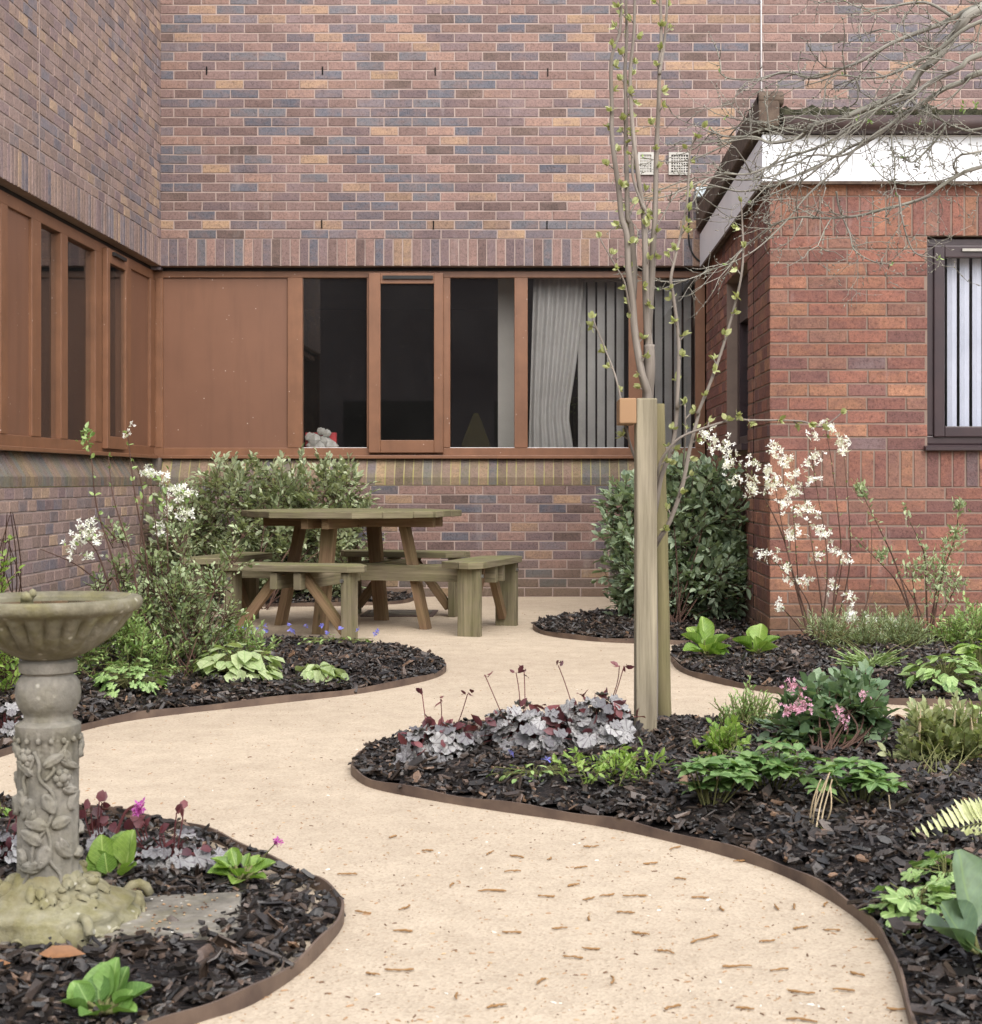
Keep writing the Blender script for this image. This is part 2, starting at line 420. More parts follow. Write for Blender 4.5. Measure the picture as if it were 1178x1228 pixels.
def wood(name, c1, c2, moss=0.0, mossc=S(114, 116, 70), rough=.85, grain=1.0):
    q = NB(name); tc = q.n('TexCoord'); mp = q.n('Mapping'); mp.inputs['Scale'].default_value = (2.2, 46, 1); q.l(tc.outputs['UV'], mp.inputs[0])
    g = q.noise(mp.outputs[0], 1.0, 5, .65)
    mp2 = q.n('Mapping'); mp2.inputs['Scale'].default_value = (1.2, 9, 1); q.l(tc.outputs['UV'], mp2.inputs[0])
    g2 = q.noise(mp2.outputs[0], 1.0, 3, .6)
    c = q.ramp(g, [(.3, c1), (.7, c2)])
    c = q.mix(q.ramp(g2, [(.35, (0, 0, 0)), (.7, (.6, .6, .6))]), c, tuple(x * .62 for x in c1))
    knot = q.n('TexVoronoi', i_Scale=1.0); mp3 = q.n('Mapping'); mp3.inputs['Scale'].default_value = (4, 12, 1); q.l(tc.outputs['UV'], mp3.inputs[0]); q.l(mp3.outputs[0], knot.inputs['Vector'])
    c = q.mix(q.ramp(knot.outputs['Distance'], [(.04, (.7, .7, .7)), (.12, (0, 0, 0))]), c, tuple(x * .3 for x in c1))
    if moss:
        geo = q.n('NewGeometry'); sz = q.n('SeparateXYZ'); q.l(geo.outputs['Normal'], sz.inputs[0])
        nn = q.noise(tc.outputs['Object'], 7, 4, .65)
        f = q.math('MULTIPLY', q.ramp(nn, [(.32, (0, 0, 0)), (.6, (1, 1, 1))]), q.math('ADD', q.math('MULTIPLY', q.math('MAXIMUM', sz.outputs[2], 0.0), .35), moss), True)
        c = q.mix(f, c, mossc)
    q.base(c); q.bump(g, .5 * grain, .003)
    return q.set(rough, .2)
M['table_wood'] = wood('mossy_table_timber', S(84, 75, 62), S(146, 134, 112), .26)
M['table_wood_warm'] = wood('sheltered_table_timber', S(100, 78, 60), S(150, 122, 96), .16)
M['stake'] = wood('treated_stake_timber', S(108, 99, 84), S(166, 155, 134), .12, S(130, 126, 90), grain=1.6)
M['stake_round'] = wood('green_treated_round_timber', S(94, 86, 62), S(142, 131, 98), .2, S(120, 118, 76), grain=1.4)
M['fresh_wood'] = wood('fresh_sawn_block', S(138, 108, 82), S(164, 132, 100), 0)
M['twig'] = wood('grey_bark', S(104, 96, 88), S(150, 140, 130), 0)
M['bare_bark'] = wood('lichen_grey_bark', S(84, 78, 72), S(166, 160, 152), .12, S(130, 136, 110))
M['dark_stem'] = wood('dark_thin_stem', S(66, 48, 42), S(104, 80, 68), 0)
M['green_stem'] = wood('green_stem', S(88, 92, 56), S(126, 122, 80), 0)
M['red_stem'] = wood('dark_red_stem', S(84, 44, 48), S(116, 70, 68), 0)
M['straw'] = wood('straw_stem', S(170, 150, 118), S(206, 188, 156), 0)

def leaf(name, c1, c2, vein=None, edge=None, rough=.42, transl=.25, spec=.45, spots=None):
    q = NB(name); geo = q.n('NewGeometry'); tc = q.n('TexCoord')
    c = q.ramp(geo.outputs['Random Per Island'], [(0, c1), (.5, tuple((a + b) / 2 for a, b in zip(c1, c2))), (1, c2)])
    sp = q.n('SeparateXYZ'); q.l(tc.outputs['UV'], sp.inputs[0])
    n = q.noise(tc.outputs['UV'], 6, 3)
    c = q.mix(1.0, c, q.ramp(n, [(.3, (.82, .82, .82)), (.7, (1.14, 1.14, 1.14))]), 'MULTIPLY')
    c = q.mix(q.ramp(q.noise(tc.outputs['Object'], 26, 4, .7), [(.6, (0, 0, 0)), (.74, (.45, .45, .45))]), c, tuple(a * .55 + b_ for a, b_ in zip(c1, (.06, .035, .0))))
    if edge is not None:
        ay = q.math('ABSOLUTE', sp.outputs[1]); c = q.mix(q.ramp(q.math('ADD', ay, q.math('MULTIPLY', n, .1)), [(.13, (0, 0, 0)), (.2, (.8, .8, .8))]), c, edge)
    if vein is not None:
        cc, mode = vein
        ay = q.math('ABSOLUTE', sp.outputs[1])
        if mode == 'mid':
            f = q.ramp(ay, [(.008, (.75, .75, .75)), (.03, (0, 0, 0))])
            wv = q.math('ABSOLUTE', q.math('SINE', q.math('MULTIPLY', q.math('SUBTRACT', sp.outputs[0], q.math('MULTIPLY', ay, .9)), 26.0)))
            f = q.math('MAXIMUM', f, q.math('MULTIPLY', q.ramp(wv, [(.06, (.4, .4, .4)), (.22, (0, 0, 0))]), 1.0))
        else:   # veins radiating from the leaf centre
            an = q.math('ARCTAN2', sp.outputs[1], q.math('SUBTRACT', sp.outputs[0], .22))
            f = q.ramp(q.math('ABSOLUTE', q.math('SINE', q.math('MULTIPLY', an, 5.0))), [(.10, (.8, .8, .8)), (.42, (0, 0, 0))])
        c = q.mix(f, c, cc)
    q.base(c); q.set(rough, spec)
    tl = q.n('BsdfTranslucent'); q.l(q.mix(1.0, c, (1.3, 1.35, .7), 'MULTIPLY'), tl.inputs[0])
    mx = q.n('MixShader'); mx.inputs[0].default_value = transl
    q.l(q.b.outputs[0], mx.inputs[1]); q.l(tl.outputs[0], mx.inputs[2]); q.l(mx.outputs[0], q.out.inputs[0])
    return q.m
M['elaeagnus'] = leaf('olive_shrub_leaf', S(112, 126, 94), S(180, 188, 154), edge=S(160, 168, 128))
M['elaeagnus_dark'] = leaf('dark_shrub_leaf', S(98, 118, 94), S(178, 194, 162), edge=S(158, 172, 142))
M['fresh'] = leaf('fresh_green_leaf', S(112, 142, 80), S(166, 188, 120))
M['grey_green'] = leaf('grey_green_leaf', S(118, 136, 96), S(176, 188, 146))
M['bud'] = leaf('pale_bud_leaf', S(142, 148, 92), S(178, 180, 132))
M['lime'] = leaf('lime_leaf', S(96, 130, 54), S(146, 172, 84), vein=(S(190, 206, 130), 'mid'), transl=.35)
M['paddle'] = leaf('glossy_paddle_leaf', S(90, 112, 90), S(130, 150, 120), vein=(S(126, 148, 100), 'mid'), rough=.42, spec=.35)
M['primrose'] = leaf('primrose_leaf', S(74, 108, 52), S(130, 164, 86), vein=(S(150, 176, 110), 'mid'), rough=.5, spec=.3)
M['hosta'] = leaf('pale_variegated_leaf', S(148, 166, 116), S(186, 196, 150), vein=(S(132, 160, 96), 'mid'), transl=.3)
M['heuchera'] = leaf('silver_heuchera_leaf', S(98, 96, 98), S(162, 160, 158), vein=(S(78, 66, 74), 'rad'), rough=.5, transl=.1)
M['heuchera_red'] = leaf('wine_red_leaf', S(72, 36, 44), S(124, 70, 72), rough=.45, transl=.2)
M['hellebore'] = leaf('deep_green_leaf', S(80, 116, 62), S(134, 160, 100), vein=(S(140, 164, 112), 'mid'))
M['viburnum'] = leaf('dark_glossy_leaf', S(80, 108, 76), S(136, 156, 122), vein=(S(110, 130, 96), 'mid'), rough=.34)
M['geranium'] = leaf('soft_green_leaf', S(98, 130, 70), S(144, 170, 104), vein=(S(180, 200, 140), 'rad'))
M['bronze'] = leaf('bronze_green_leaf', S(112, 124, 80), S(164, 168, 122), transl=.3)
M['fern'] = leaf('pale_fern_leaf', S(176, 182, 124), S(208, 210, 160))
M['petal_white'] = leaf('white_petal', S(226, 226, 222), S(244, 244, 240), transl=.3, rough=.6)
M['petal_pink'] = leaf('pink_petal', S(196, 130, 156), S(226, 182, 200), transl=.3, rough=.6)
M['petal_magenta'] = leaf('magenta_petal', S(176, 70, 160), S(206, 110, 190), transl=.3, rough=.6)
M['petal_blue'] = leaf('violet_blue_petal', S(104, 104, 196), S(140, 140, 220), transl=.3, rough=.6)
M['dry_leaf'] = leaf('dry_brown_leaf', S(112, 72, 44), S(150, 108, 72), transl=.15, rough=.6)

def path_mat():
    q = NB('resin_gravel_path'); tc = q.n('TexCoord'); o = tc.outputs['Object']
    big = q.noise(o, .7, 4, .6); mid = q.noise(o, 9, 4, .65); fine = q.noise(o, 190, 2, .7)
    c = q.ramp(big, [(.3, S(171, 156, 137)), (.7, S(187, 172, 152))])
    c = q.mix(1.0, c, q.ramp(mid, [(.3, (.9, .89, .88)), (.7, (1.07, 1.07, 1.07))]), 'MULTIPLY')
    vo = q.n('TexVoronoi', i_Scale=150.0); q.l(o, vo.inputs['Vector'])
    c = q.mix(.55, c, q.mix(1.0, c, q.ramp(vo.outputs['Color'], [(0, (.66, .6, .54)), (.35, (.98, .97, .95)), (1, (1.22, 1.22, 1.2))]), 'MULTIPLY'))
    vo2 = q.n('TexVoronoi', i_Scale=38.0); q.l(o, vo2.inputs['Vector'])
    spk = q.math('MULTIPLY', q.ramp(vo2.outputs['Distance'], [(.1, (1, 1, 1)), (.17, (0, 0, 0))]), q.ramp(q.noise(o, 16, 2), [(.52, (0, 0, 0)), (.6, (.6, .6, .6))]))
    c = q.mix(spk, c, S(140, 112, 84))
    q.base(c); q.bump(q.math('ADD', q.math('MULTIPLY', vo.outputs['Distance'], 1.0), q.math('MULTIPLY', fine, .6)), .5, .004)
    return q.set(.95, .12)
M['path'] = path_mat()
def soil():
    q = NB('dark_bed_soil'); tc = q.n('TexCoord'); vo = q.n('TexVoronoi', i_Scale=45.0); mp = q.n('Mapping'); mp.inputs['Scale'].default_value = (1, 2.2, 1)
    q.l(tc.outputs['Object'], mp.inputs[0]); q.l(mp.outputs[0], vo.inputs['Vector'])
    q.base(q.ramp(vo.outputs['Color'], [(0, S(22, 18, 18)), (.7, S(46, 39, 37)), (1, S(70, 58, 52))])); q.bump(vo.outputs['Distance'], 1, .02)
    return q.set(.85, .3)
M['soil'] = soil()
def chips():
    q = NB('bark_chip'); geo = q.n('NewGeometry'); tc = q.n('TexCoord')
    c = q.ramp(geo.outputs['Random Per Island'], [(0, S(20, 17, 15)), (.45, S(38, 32, 28)), (.72, S(53, 44, 38)), (.9, S(74, 61, 51)), (.97, S(92, 76, 66)), (1, S(124, 96, 72))])
    n = q.noise(tc.outputs['Object'], 160, 3, .7)
    c = q.mix(1.0, c, q.ramp(n, [(.3, (.7, .7, .7)), (.7, (1.25, 1.25, 1.25))]), 'MULTIPLY')
    q.base(c); q.bump(n, .6, .002); return q.set(.42, .5)
M['chips'] = chips()
M['edging'] = simple('brown_steel_edging', S(70, 56, 50), S(112, 94, 80), 7, .6, .35, .3)
M['litter'] = None
def litter():
    q = NB('fallen_catkin'); geo = q.n('NewGeometry')
    q.base(q.ramp(geo.outputs['Random Per Island'], [(0, S(104, 76, 52)), (.5, S(136, 102, 68)), (1, S(160, 134, 88))])); return q.set(.85, .2)
M['litter'] = litter()
def grit():
    q = NB('path_grit'); geo = q.n('NewGeometry')
    q.base(q.ramp(geo.outputs['Random Per Island'], [(0, S(104, 80, 62)), (.3, S(156, 126, 96)), (.8, S(176, 150, 116)), (.95, S(222, 216, 206)), (1, S(230, 226, 218))], 'CONSTANT')); return q.set(.85, .2)
M['grit'] = grit()

def stone_mat(name, c1, c2, c3, green):
    q = NB(name); tc = q.n('TexCoord'); o = tc.outputs['Object']
    a = q.noise(o, 9, 5, .65); b = q.noise(o, 60, 4, .7)
    c = q.ramp(a, [(.3, c1), (.55, c2), (.75, c3)])
    c = q.mix(q.ramp(q.noise(o, 14, 4, .6), [(.45, (0, 0, 0)), (.65, (green, green, green))]), c, S(112, 106, 62))
    c = q.mix(1.0, c, q.ramp(b, [(.3, (.82, .82, .82)), (.7, (1.12, 1.12, 1.12))]), 'MULTIPLY')
    vo = q.n('TexVoronoi', i_Scale=34.0); q.l(o, vo.inputs['Vector'])
    c = q.mix(q.math('MULTIPLY', q.ramp(vo.outputs['Distance'], [(.1, (.7, .7, .7)), (.2, (0, 0, 0))]), q.ramp(a, [(.5, (0, 0, 0)), (.6, (1, 1, 1))])), c, S(196, 192, 178))
    q.base(c); q.bump(q.math('ADD', b, q.math('MULTIPLY', vo.outputs['Distance'], .6)), .8, .004)
    return q.set(.9, .2)
M['stone'] = stone_mat('cast_stone', S(108, 105, 97), S(134, 129, 119), S(152, 147, 137), .18)
M['stone_bowl'] = stone_mat('mossy_cast_stone', S(92, 87, 70), S(124, 118, 100), S(150, 145, 132), .55)
M['stone_base'] = stone_mat('lichen_cast_stone', S(112, 104, 74), S(136, 131, 108), S(158, 153, 130), .6)
M['slab'] = stone_mat('concrete_slab', S(92, 88, 80), S(124, 118, 108), S(152, 146, 136), .25)
M['water'] = NB('bird_water'); M['water'].base((.10, .09, .05)); M['water'] = M['water'].set(.05, .6)
M['metal'] = simple('steel_bolt', S(120, 118, 112), S(150, 148, 142), 20, .4, .5, metal=.7)

# ------------------------------------------------------------------ ground, path
mb = MB(); mb.add([(-60, -60, 0), (60, -60, 0), (60, 60, 0), (-60, 60, 0)], [(0, 1, 2, 3)])
tag(mb.build('path', M['path']), kind='structure')

# ------------------------------------------------------------------ main building, back wing
D = 12.70; XL = -3.09; XE = 1.287; YF = 9.09
ZS0, ZS1, ZT = 2.651, 2.868, 5.2
bk = thing('brick_building', 'long purple brown brick wing at the back with a strip of brown framed windows', 'building', (0, D, 0))
mb = MB(); mb.box(XL, 6.5, D, D + .3, ZS1, ZT); mb.box(XL, XE - .002, D, D + .3, 0, .893)
mb.box(XE + .25, 6.5, D, D + .3, 0, ZS1)
bm_ = MB(); lay(bm_, 'y', D, -1, XL, 6.4, ZS1, 5.193, 31); lay(bm_, 'y', D, -1, XL, XE - .004, 0, .893, 12)
build_wall('wall', mb, bm_, M['mortar'], M['brick'], bk)
mb = MB(); mb.box(XL, XE + .25, D - .001, D + .3, ZS0, ZS1 - .001); bm_ = MB(); lay(bm_, 'y', D - .001, -1, XL, XE - .004, ZS0 - .004, ZS1 + .003, 1, .075, upright=True)
build_wall('soldier_course', mb, bm_, M['mortar'], M['brick'], bk)
def sill_profile(d=0.0): return [(-.003 - d, .893), (-.003 - d, .957), (.085 - d * .6, 1.107 + d * .8), (.28, 1.107), (.28, .893)]
def sill_course(a0, a1, place, along, parent, corner=None):
    back = MB(); back.prism([place(a0, p, z) for p, z in sill_profile()], along * (a1 - a0)); br = MB(); a = a0 + .005
    while a + .02 < a1:
        w_ = min(.065, a1 - a - .003); d_ = .0045 + random.uniform(-.0012, .0012)
        br.prism([place(a, p, z + (.004 if z < .9 else 0)) for p, z in sill_profile(d_)], along * w_); a += .075
    return build_wall('sill_course', back, br, M['mortar_sill'], M['sill'], parent)
sill_course(XL, XE - .002, lambda a, p, z: Vector((a, D + p, z)), Vector((1, 0, 0)), bk)
# dark weep slots
for px, py in ((248, 85), (387, 85), (522, 86), (657, 87), (520, 270), (656, 270), (386, 269)):
    mb = MB(); p = P(px, py, D); mb.box(p.x - .004, p.x + .006, D - .0095, D + .01, p.z - .033, p.z + .033)
    mb.build('weep_slot', M['dark'], bk)
YW = D + .085; kx = F / YW
X = lambda px: (px - CX) / kx
Z = lambda py: H - (py - CY) / kx
fr = MB()
z0, z1 = 1.125, ZS0 - .03
fr.box(XL, XE - .002, YW, YW + .07, z0, Z(537)); fr.box(XL, XE - .002, YW, YW + .07, Z(333), z1)
for a, b in ((187, 194), (345, 363), (440, 447), (531, 540), (617, 633), (754, 772), (834, 849)):
    fr.box(X(a), min(X(b), XE - .003), YW - .004, YW + .066, Z(537), Z(333))
win = fr.build('window', M['frame'], bk, bevel=.004)
mb = MB(); mb.box(XL, XE - .003, YW - .055, YW + .01, z0 - .018, z0 + .010); mb.build('window_sill', M['frame'], win, bevel=.004)
mb = MB(); mb.box(XL, XE - .003, YW + .01, YW + .07, z1, ZS0 + .004); mb.build('head_seal', M['dark_gap'], win)
mb = MB(); mb.box(X(194), X(345), YW + .018, YW + .045, Z(537), Z(333)); mb.build('infill_panel', M['panel'], win)
for a, b in ((363, 440), (540, 617), (633, 754), (772, 834)):
    mb = MB(); mb.box(X(a) - .002, X(b) + .002, YW + .03, YW + .036, Z(537) - .002, Z(333) + .002); mb.build('pane', M['glass'], win)
# opening casement standing proud
cs = MB(); a, b, t, u = X(443), X(532), Z(328), Z(543)
g0, g1, h0, h1 = X(457), X(521), Z(528), Z(341)
yc = YW - .045
cs.box(a, g0, yc, yc + .04, u, t); cs.box(g1, b, yc, yc + .04, u, t); cs.box(g0, g1, yc + .001, yc + .04, u, h0); cs.box(g0, g1, yc + .001, yc + .04, h1, t)
cs.build('casement', M['frame'], win, bevel=.004)
mb = MB(); mb.box(g0 - .002, g1 + .002, yc + .018, yc + .024, h0 - .002, h1 + .002); mb.build('pane', M['glass'], win)
mb = MB(); mb.box(X(460), X(520), yc - .018, yc, Z(335.5), Z(331.5)); mb.build('trickle_vent', M['dark_gap'], win)
# pale beading under each pane
for a, b in ((363, 440), (540, 617), (633, 754), (772, 834)):
    mb = MB(); mb.box(X(a), X(b), YW + .004, YW + .028, Z(538.5), Z(536.5)); mb.build('glazing_bead', M['white'], win)
mb = MB(); mb.box(XL - .14, XL + .001, YW + .001, YW + .066, z0 - .01, ZS0 - .032); mb.build('corner_post', M['frame'], win)
mb = MB(); mb.box(XL - .299, XL - .001, D + .001, D + .299, .894, z0 - .012); mb.build('corner_sill', M['sill'], win)
mb = MB(); mb.box(XL - .299, XL - .001, D + .001, D + .299, ZS0 - .028, ZS1 - .002); mb.build('corner_soldier', M['brick'], win)
# dim room behind
def room(x0, x1, y0, y1, z0, z1, parent, openface, mat):
    vs = [(x0, y0, z0), (x1, y0, z0), (x1, y1, z0), (x0, y1, z0), (x0, y0, z1), (x1, y0, z1), (x1, y1, z1), (x0, y1, z1)]
    fs = {'floor': (0, 1, 2, 3), 'top': (4, 7, 6, 5), 'y0': (0, 4, 5, 1), 'y1': (3, 2, 6, 7), 'x0': (0, 3, 7, 4), 'x1': (1, 5, 6, 2)}
    m = MB(); m.add(vs, [f for k, f in fs.items() if k != openface]); return m.build('room', mat, parent)
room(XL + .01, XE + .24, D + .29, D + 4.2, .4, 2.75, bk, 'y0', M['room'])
for a, b in ((765, 784), (802, 828)):
    x0, x1 = (a - CX) * D / F, (b - CX) * D / F; zt, zb = H - (183 - CY) * D / F, H - (210 - CY) * D / F
    m = MB(); f = .02
    for q in ((x0, x1, zb, zb + f), (x0, x1, zt - f, zt), (x0, x0 + f, zb + f, zt - f), (x1 - f, x1, zb + f, zt - f)): m.box(q[0], q[1], D - .02, D + .01, q[2], q[3])
    v = m.build('air_vent', M['vent'], bk)
    m = MB()
    k = 7
    for i in range(1, k):
        xx = x0 + f + (x1 - x0 - 2 * f) * i / k; m.box(xx - .004, xx + .004, D - .014, D - .008, zb + f, zt - f)
        zz = zb + f + (zt - zb - 2 * f) * i / k; m.box(x0 + f, x1 - f, D - .0135, D - .0085, zz - .004, zz + .004)
    m.build('grille', M['vent'], v)
    m = MB(); m.box(x0 + f, x1 - f, D - .004, D + .005, zb + f, zt - f); m.build('duct_opening', M['dark'], v)

# things seen through the back windows
YI = YW + .14; ki = F / YI
XI = lambda px: (px - CX) / ki
ZI = lambda py: H - (py - CY) / ki
m = MB()
n = 40
top = [(636 + (692 - 636) * i / n) for i in range(n + 1)]
vs = []; fs = []
for j in range(13):
    t = j / 12; py = 332 + (538 - 332) * t
    for i in range(n + 1):
        u = i / n
        left = 640 - 6 * t; right = 700 - 26 * t ** 1.6 + (14 * max(0, t - .8) / .2)
        pxx = left + (right - left) * u
        vs.append((XI(pxx), YI + .05 + .022 * math.sin(u * 34 + .8 * math.sin(t * 3)) * (1 - .35 * t), ZI(py)))
for j in range(12):
    for i in range(n): fs.append((j * (n + 1) + i, j * (n + 1) + i + 1, (j + 1) * (n + 1) + i + 1, (j + 1) * (n + 1) + i))
m.add(vs, fs)
tag(m.build('curtain', M['curtain'], None, True, loc=(XI(665), YI + .05, ZI(538))), 'pale gathered curtain hanging behind the back window left of the tree stakes', 'curtain')
bl = thing('vertical_blind', 'grey vertical slat blind hanging behind the back window next to the curtain', 'blind', (XI(745), YI + .1, ZI(540)))
m = MB()
for i in range(12):
    px = 698 + i * 11.5
    if 752 < px < 774: continue
    c0 = P(px, 333, YI + .1); a = R(28)
    dx, dy = .036 * math.cos(a), .036 * math.sin(a)
    m.add([(c0.x - dx, c0.y - dy, ZI(336)), (c0.x + dx, c0.y + dy, ZI(336)), (c0.x + dx, c0.y + dy, ZI(538)), (c0.x - dx, c0.y - dy, ZI(538))], [(0, 1, 2, 3)])
m.build('slat', M['curtain'], bl)
m = MB(); m.box(XI(694), XI(834), YI + .08, YI + .12, ZI(336), ZI(331)); m.build('head_rail', M['curtain'], bl)
m = MB(); m.box(XI(596), XI(622), YI + .3, YI + .6, .41, 2.74)
tag(m.build('pillar', simple('interior_paint', S(150, 146, 138), S(166, 160, 152), 2, .8), None, loc=(XI(609), YI + .45, .41)), 'pale interior pillar behind the third dark pane of the back window', 'pillar')
m = MB()
c = P(571, 535, YI + .1)
m.add([c + Vector((-.13, -.05, -.02)), c + Vector((.13, -.05, -.02)), c + Vector((.02, 0, .27)), c + Vector((-.02, 0, .27)), c + Vector((-.13, .06, -.02)), c + Vector((.13, .06, -.02))],
      [(0, 1, 2, 3), (5, 4, 3, 2), (0, 3, 4), (1, 5, 2), (0, 4, 5, 1)])
tag(m.build('folded_sign', M['yellow'], None, loc=c), 'dim yellow folded plastic sign standing inside the third dark pane', 'sign')
bx = MB(); c = P(385, 535, YI - .04)
bx.box(c.x - .125, c.x + .125, c.y, c.y + .05, c.z - .03, c.z + .11)
tag(bx.build('card_box', M['redbox'], None, loc=c), 'red edged box standing inside the leftmost back window pane', 'box')
bg_ = MB()
for i in range(9):
    bg_.ball(c + Vector((random.uniform(-.11, .1), -.03 + random.uniform(-.01, .01), random.uniform(-.01, .06) + (.06 if i % 3 == 0 else 0))), random.uniform(.03, .055), 9, (1.2, .5, 1), .22)
tag(bg_.build('plastic_bag', M['bag'], None, loc=c), 'crumpled white plastic bag lying against the leftmost back window pane', 'bag')

# ------------------------------------------------------------------ left wing
YL0 = 4.0
lf = thing('brick_wing', 'brick side wing running towards the viewer on the left, brown windows', 'building', (XL, D, 0))
mb = MB(); mb.box(XL - .3, XL, YL0, D + .3, ZS1, ZT); mb.box(XL - .3, XL, YL0, D + .3, 0, .893)
bm_ = MB(); lay(bm_, 'x', XL, 1, YL0, D - .006, ZS1, 5.193, 31, .165); lay(bm_, 'x', XL, 1, YL0, D - .006, 0, .893, 12, .165)
build_wall('wall', mb, bm_, M['mortar'], M['brick_left'], lf)
mb = MB(); mb.box(XL - .3, XL + .001, YL0, D - .004, ZS0, ZS1 - .001); bm_ = MB(); lay(bm_, 'x', XL + .001, 1, YL0, D - .006, ZS0 - .004, ZS1 + .003, 1, .062, upright=True)
build_wall('soldier_course', mb, bm_, M['mortar'], M['brick_left'], lf)
sill_course(YL0, D - .004, lambda a, p, z: Vector((XL - p, a, z)), Vector((0, 1, 0)), lf)
mb = MB(); mb.box(XL - .01, XL + .0065, 9.64, 9.652, ZS1, 5.19); mb.build('movement_joint', M['mortar'], lf)
XW = XL - .07
Yp = lambda px: -XW * F / (CX - px)
fr = MB()
fr.box(XW - .07, XW, YL0, D + .08, z0, 1.205); fr.box(XW - .07, XW, YL0, D + .08, z1 - .075, z1)
edges = [(-160, -150), (-95, -84), (-60, -48), (0.5, 9), (38, 49), (73, 81), (114, 122), (149, 157), (180, 190)]
for a, b in edges: fr.box(XW - .066, XW + .004, Yp(a), Yp(b), 1.205, z1 - .075)
wl = fr.build('window', M['frame'], lf, bevel=.004)
mb = MB(); mb.box(XW - .01, XW + .055, YL0, D - .01, z0 - .018, z0 + .010); mb.build('window_sill', M['frame'], wl, bevel=.004)
mb = MB(); mb.box(XW - .07, XW - .01, YL0, D + .08, z1, ZS0 + .004); mb.build('head_seal', M['dark_gap'], wl)
for a, b, k in ((9, 38, 'p'), (49, 73, 'g'), (81, 114, 'g'), (157, 180, 'p'), (-48, 0.5, 'g'), (-84, -60, 'g')):
    mb = MB()
    if k == 'p': mb.box(XW - .045, XW - .018, Yp(a), Yp(b), 1.205, z1 - .075); mb.build('infill_panel', M['panel'], wl)
    else: mb.box(XW - .036, XW - .03, Yp(a) - .002, Yp(b) + .002, 1.203, z1 - .073); mb.build('pane', M['glass'], wl)
ya, yb = Yp(122.5), Yp(148); xc = XW + .04
cs = MB(); cs.box(xc - .04, xc, ya, ya + .07, 1.16, z1 - .03); cs.box(xc - .04, xc, yb - .07, yb, 1.16, z1 - .03)
cs.box(xc - .04, xc - .001, ya + .07, yb - .07, 1.16, 1.25); cs.box(xc - .04, xc - .001, ya + .07, yb - .07, z1 - .13, z1 - .03)
cs.build('casement', M['frame'], wl, bevel=.004)
mb = MB(); mb.box(xc - .024, xc - .018, ya + .068, yb - .068, 1.248, z1 - .128); mb.build('pane', M['glass'], wl)
mb = MB(); mb.box(xc, xc + .02, ya + .12, yb - .12, z1 - .07, z1 - .045); mb.build('trickle_vent', M['dark_gap'], wl)
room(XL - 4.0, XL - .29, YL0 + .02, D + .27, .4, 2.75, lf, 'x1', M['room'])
mb = MB(); mb.box(XL - .3, XL, YL0 - .01, YL0 + .01, .893, ZS0); mb.build('end_panel', M['panel'], lf)

# ------------------------------------------------------------------ right extension
ex = thing('brick_extension', 'low red brick extension on the right with white fascia and flat mossy roof', 'building', (XE, YF, 0))
XR = 6.0; wx0, wx1, wz0, wz1 = 2.187, 3.45, 1.107, 2.327
sy0, sy1, sz0, sz1 = 10.08, 11.28, 1.14, 2.337
mb = MB()
mb.box(XE, wx0, YF, YF + .25, 0, 2.337); mb.box(wx1, XR, YF, YF + .25, 0, 2.337); mb.box(wx0, wx1, YF, YF + .25, 0, wz0)
mb.box(XE, XR, YF, YF + .25, 2.5625, 2.66)
mb.box(XE, XE + .25, YF + .25, sy0, 0, 2.337); mb.box(XE, XE + .25, sy1, D - .003, 0, 2.337); mb.box(XE, XE + .25, sy0, sy1, 0, sz0); mb.box(XE, XE + .25, YF + .25, D - .003, 2.5625, 2.66)
bm_ = MB(); hf = [(wx0, wx1, wz0 - .02, wz1 + .02)]; hs_ = [(sy0, sy1, sz0 - .02, sz1 + .02), (9.797, 9.818, 0, 3)]
for a, b, r_ in ((0, .897, 12), (1.105, 2.3375, 16), (2.5625, 2.638, 1)): lay(bm_, 'y', YF, -1, XE - .0045, XR, a, b, r_, holes=hf)
for a, b, r_ in ((0, .897, 12), (.897, 1.105, 3), (1.105, 2.3375, 16), (2.5625, 2.638, 1)): lay(bm_, 'x', XE, -1, YF, D - .006, a, b, r_, holes=hs_)
build_wall('wall', mb, bm_, M['mortar_red'], M['red'], ex)
mb = MB(); mb.box(XE - .001, XR, YF - .001, YF + .25, 2.3375, 2.562); mb.box(XE - .001, XE + .25, YF + .25, D - .004, 2.3375, 2.562); mb.box(XE - .001, XR, YF - .001, YF + .02, .897, 1.105)
bm_ = MB(); lay(bm_, 'y', YF - .001, -1, XE - .004, XR, 2.334, 2.566, 1, .075, upright=True); lay(bm_, 'x', XE - .001, -1, YF, D - .006, 2.334, 2.566, 1, .075, upright=True); lay(bm_, 'y', YF - .001, -1, XE - .004, XR, .894, 1.108, 1, .075, upright=True)
build_wall('soldier_course', mb, bm_, M['mortar_red'], M['red'], ex)
mb = MB(); mb.box(XE - .004, XE + .01, 9.80, 9.815, 0, 2.65); mb.build('movement_joint', M['dark'], ex)
mb = MB(); mb.box(XE - .03, XR, YF - .06, YF - .035, 2.64, 2.905); mb.box(XE - .055, XE - .03, YF - .06, D - .003, 2.637, 2.905)
fa = mb.build('fascia', M['white'], ex, bevel=.003)
mb = MB(); mb.box(XE - .028, XR, YF - .033, YF, 2.662, 2.68); mb.box(XE - .028, XE, YF, D - .003, 2.662, 2.68); mb.build('soffit', M['roof_wood'], ex)
M['strip'] = simple('fascia_strip', S(186, 188, 192), S(200, 202, 206), 4, .5)
for px in (1071, 985):
    mb = MB(); p = P(px, 200, YF - .06); mb.box(p.x - .004, p.x + .004, YF - .0635, YF - .058, 2.645, 2.9); mb.build('fascia_joint', M['strip'], fa)
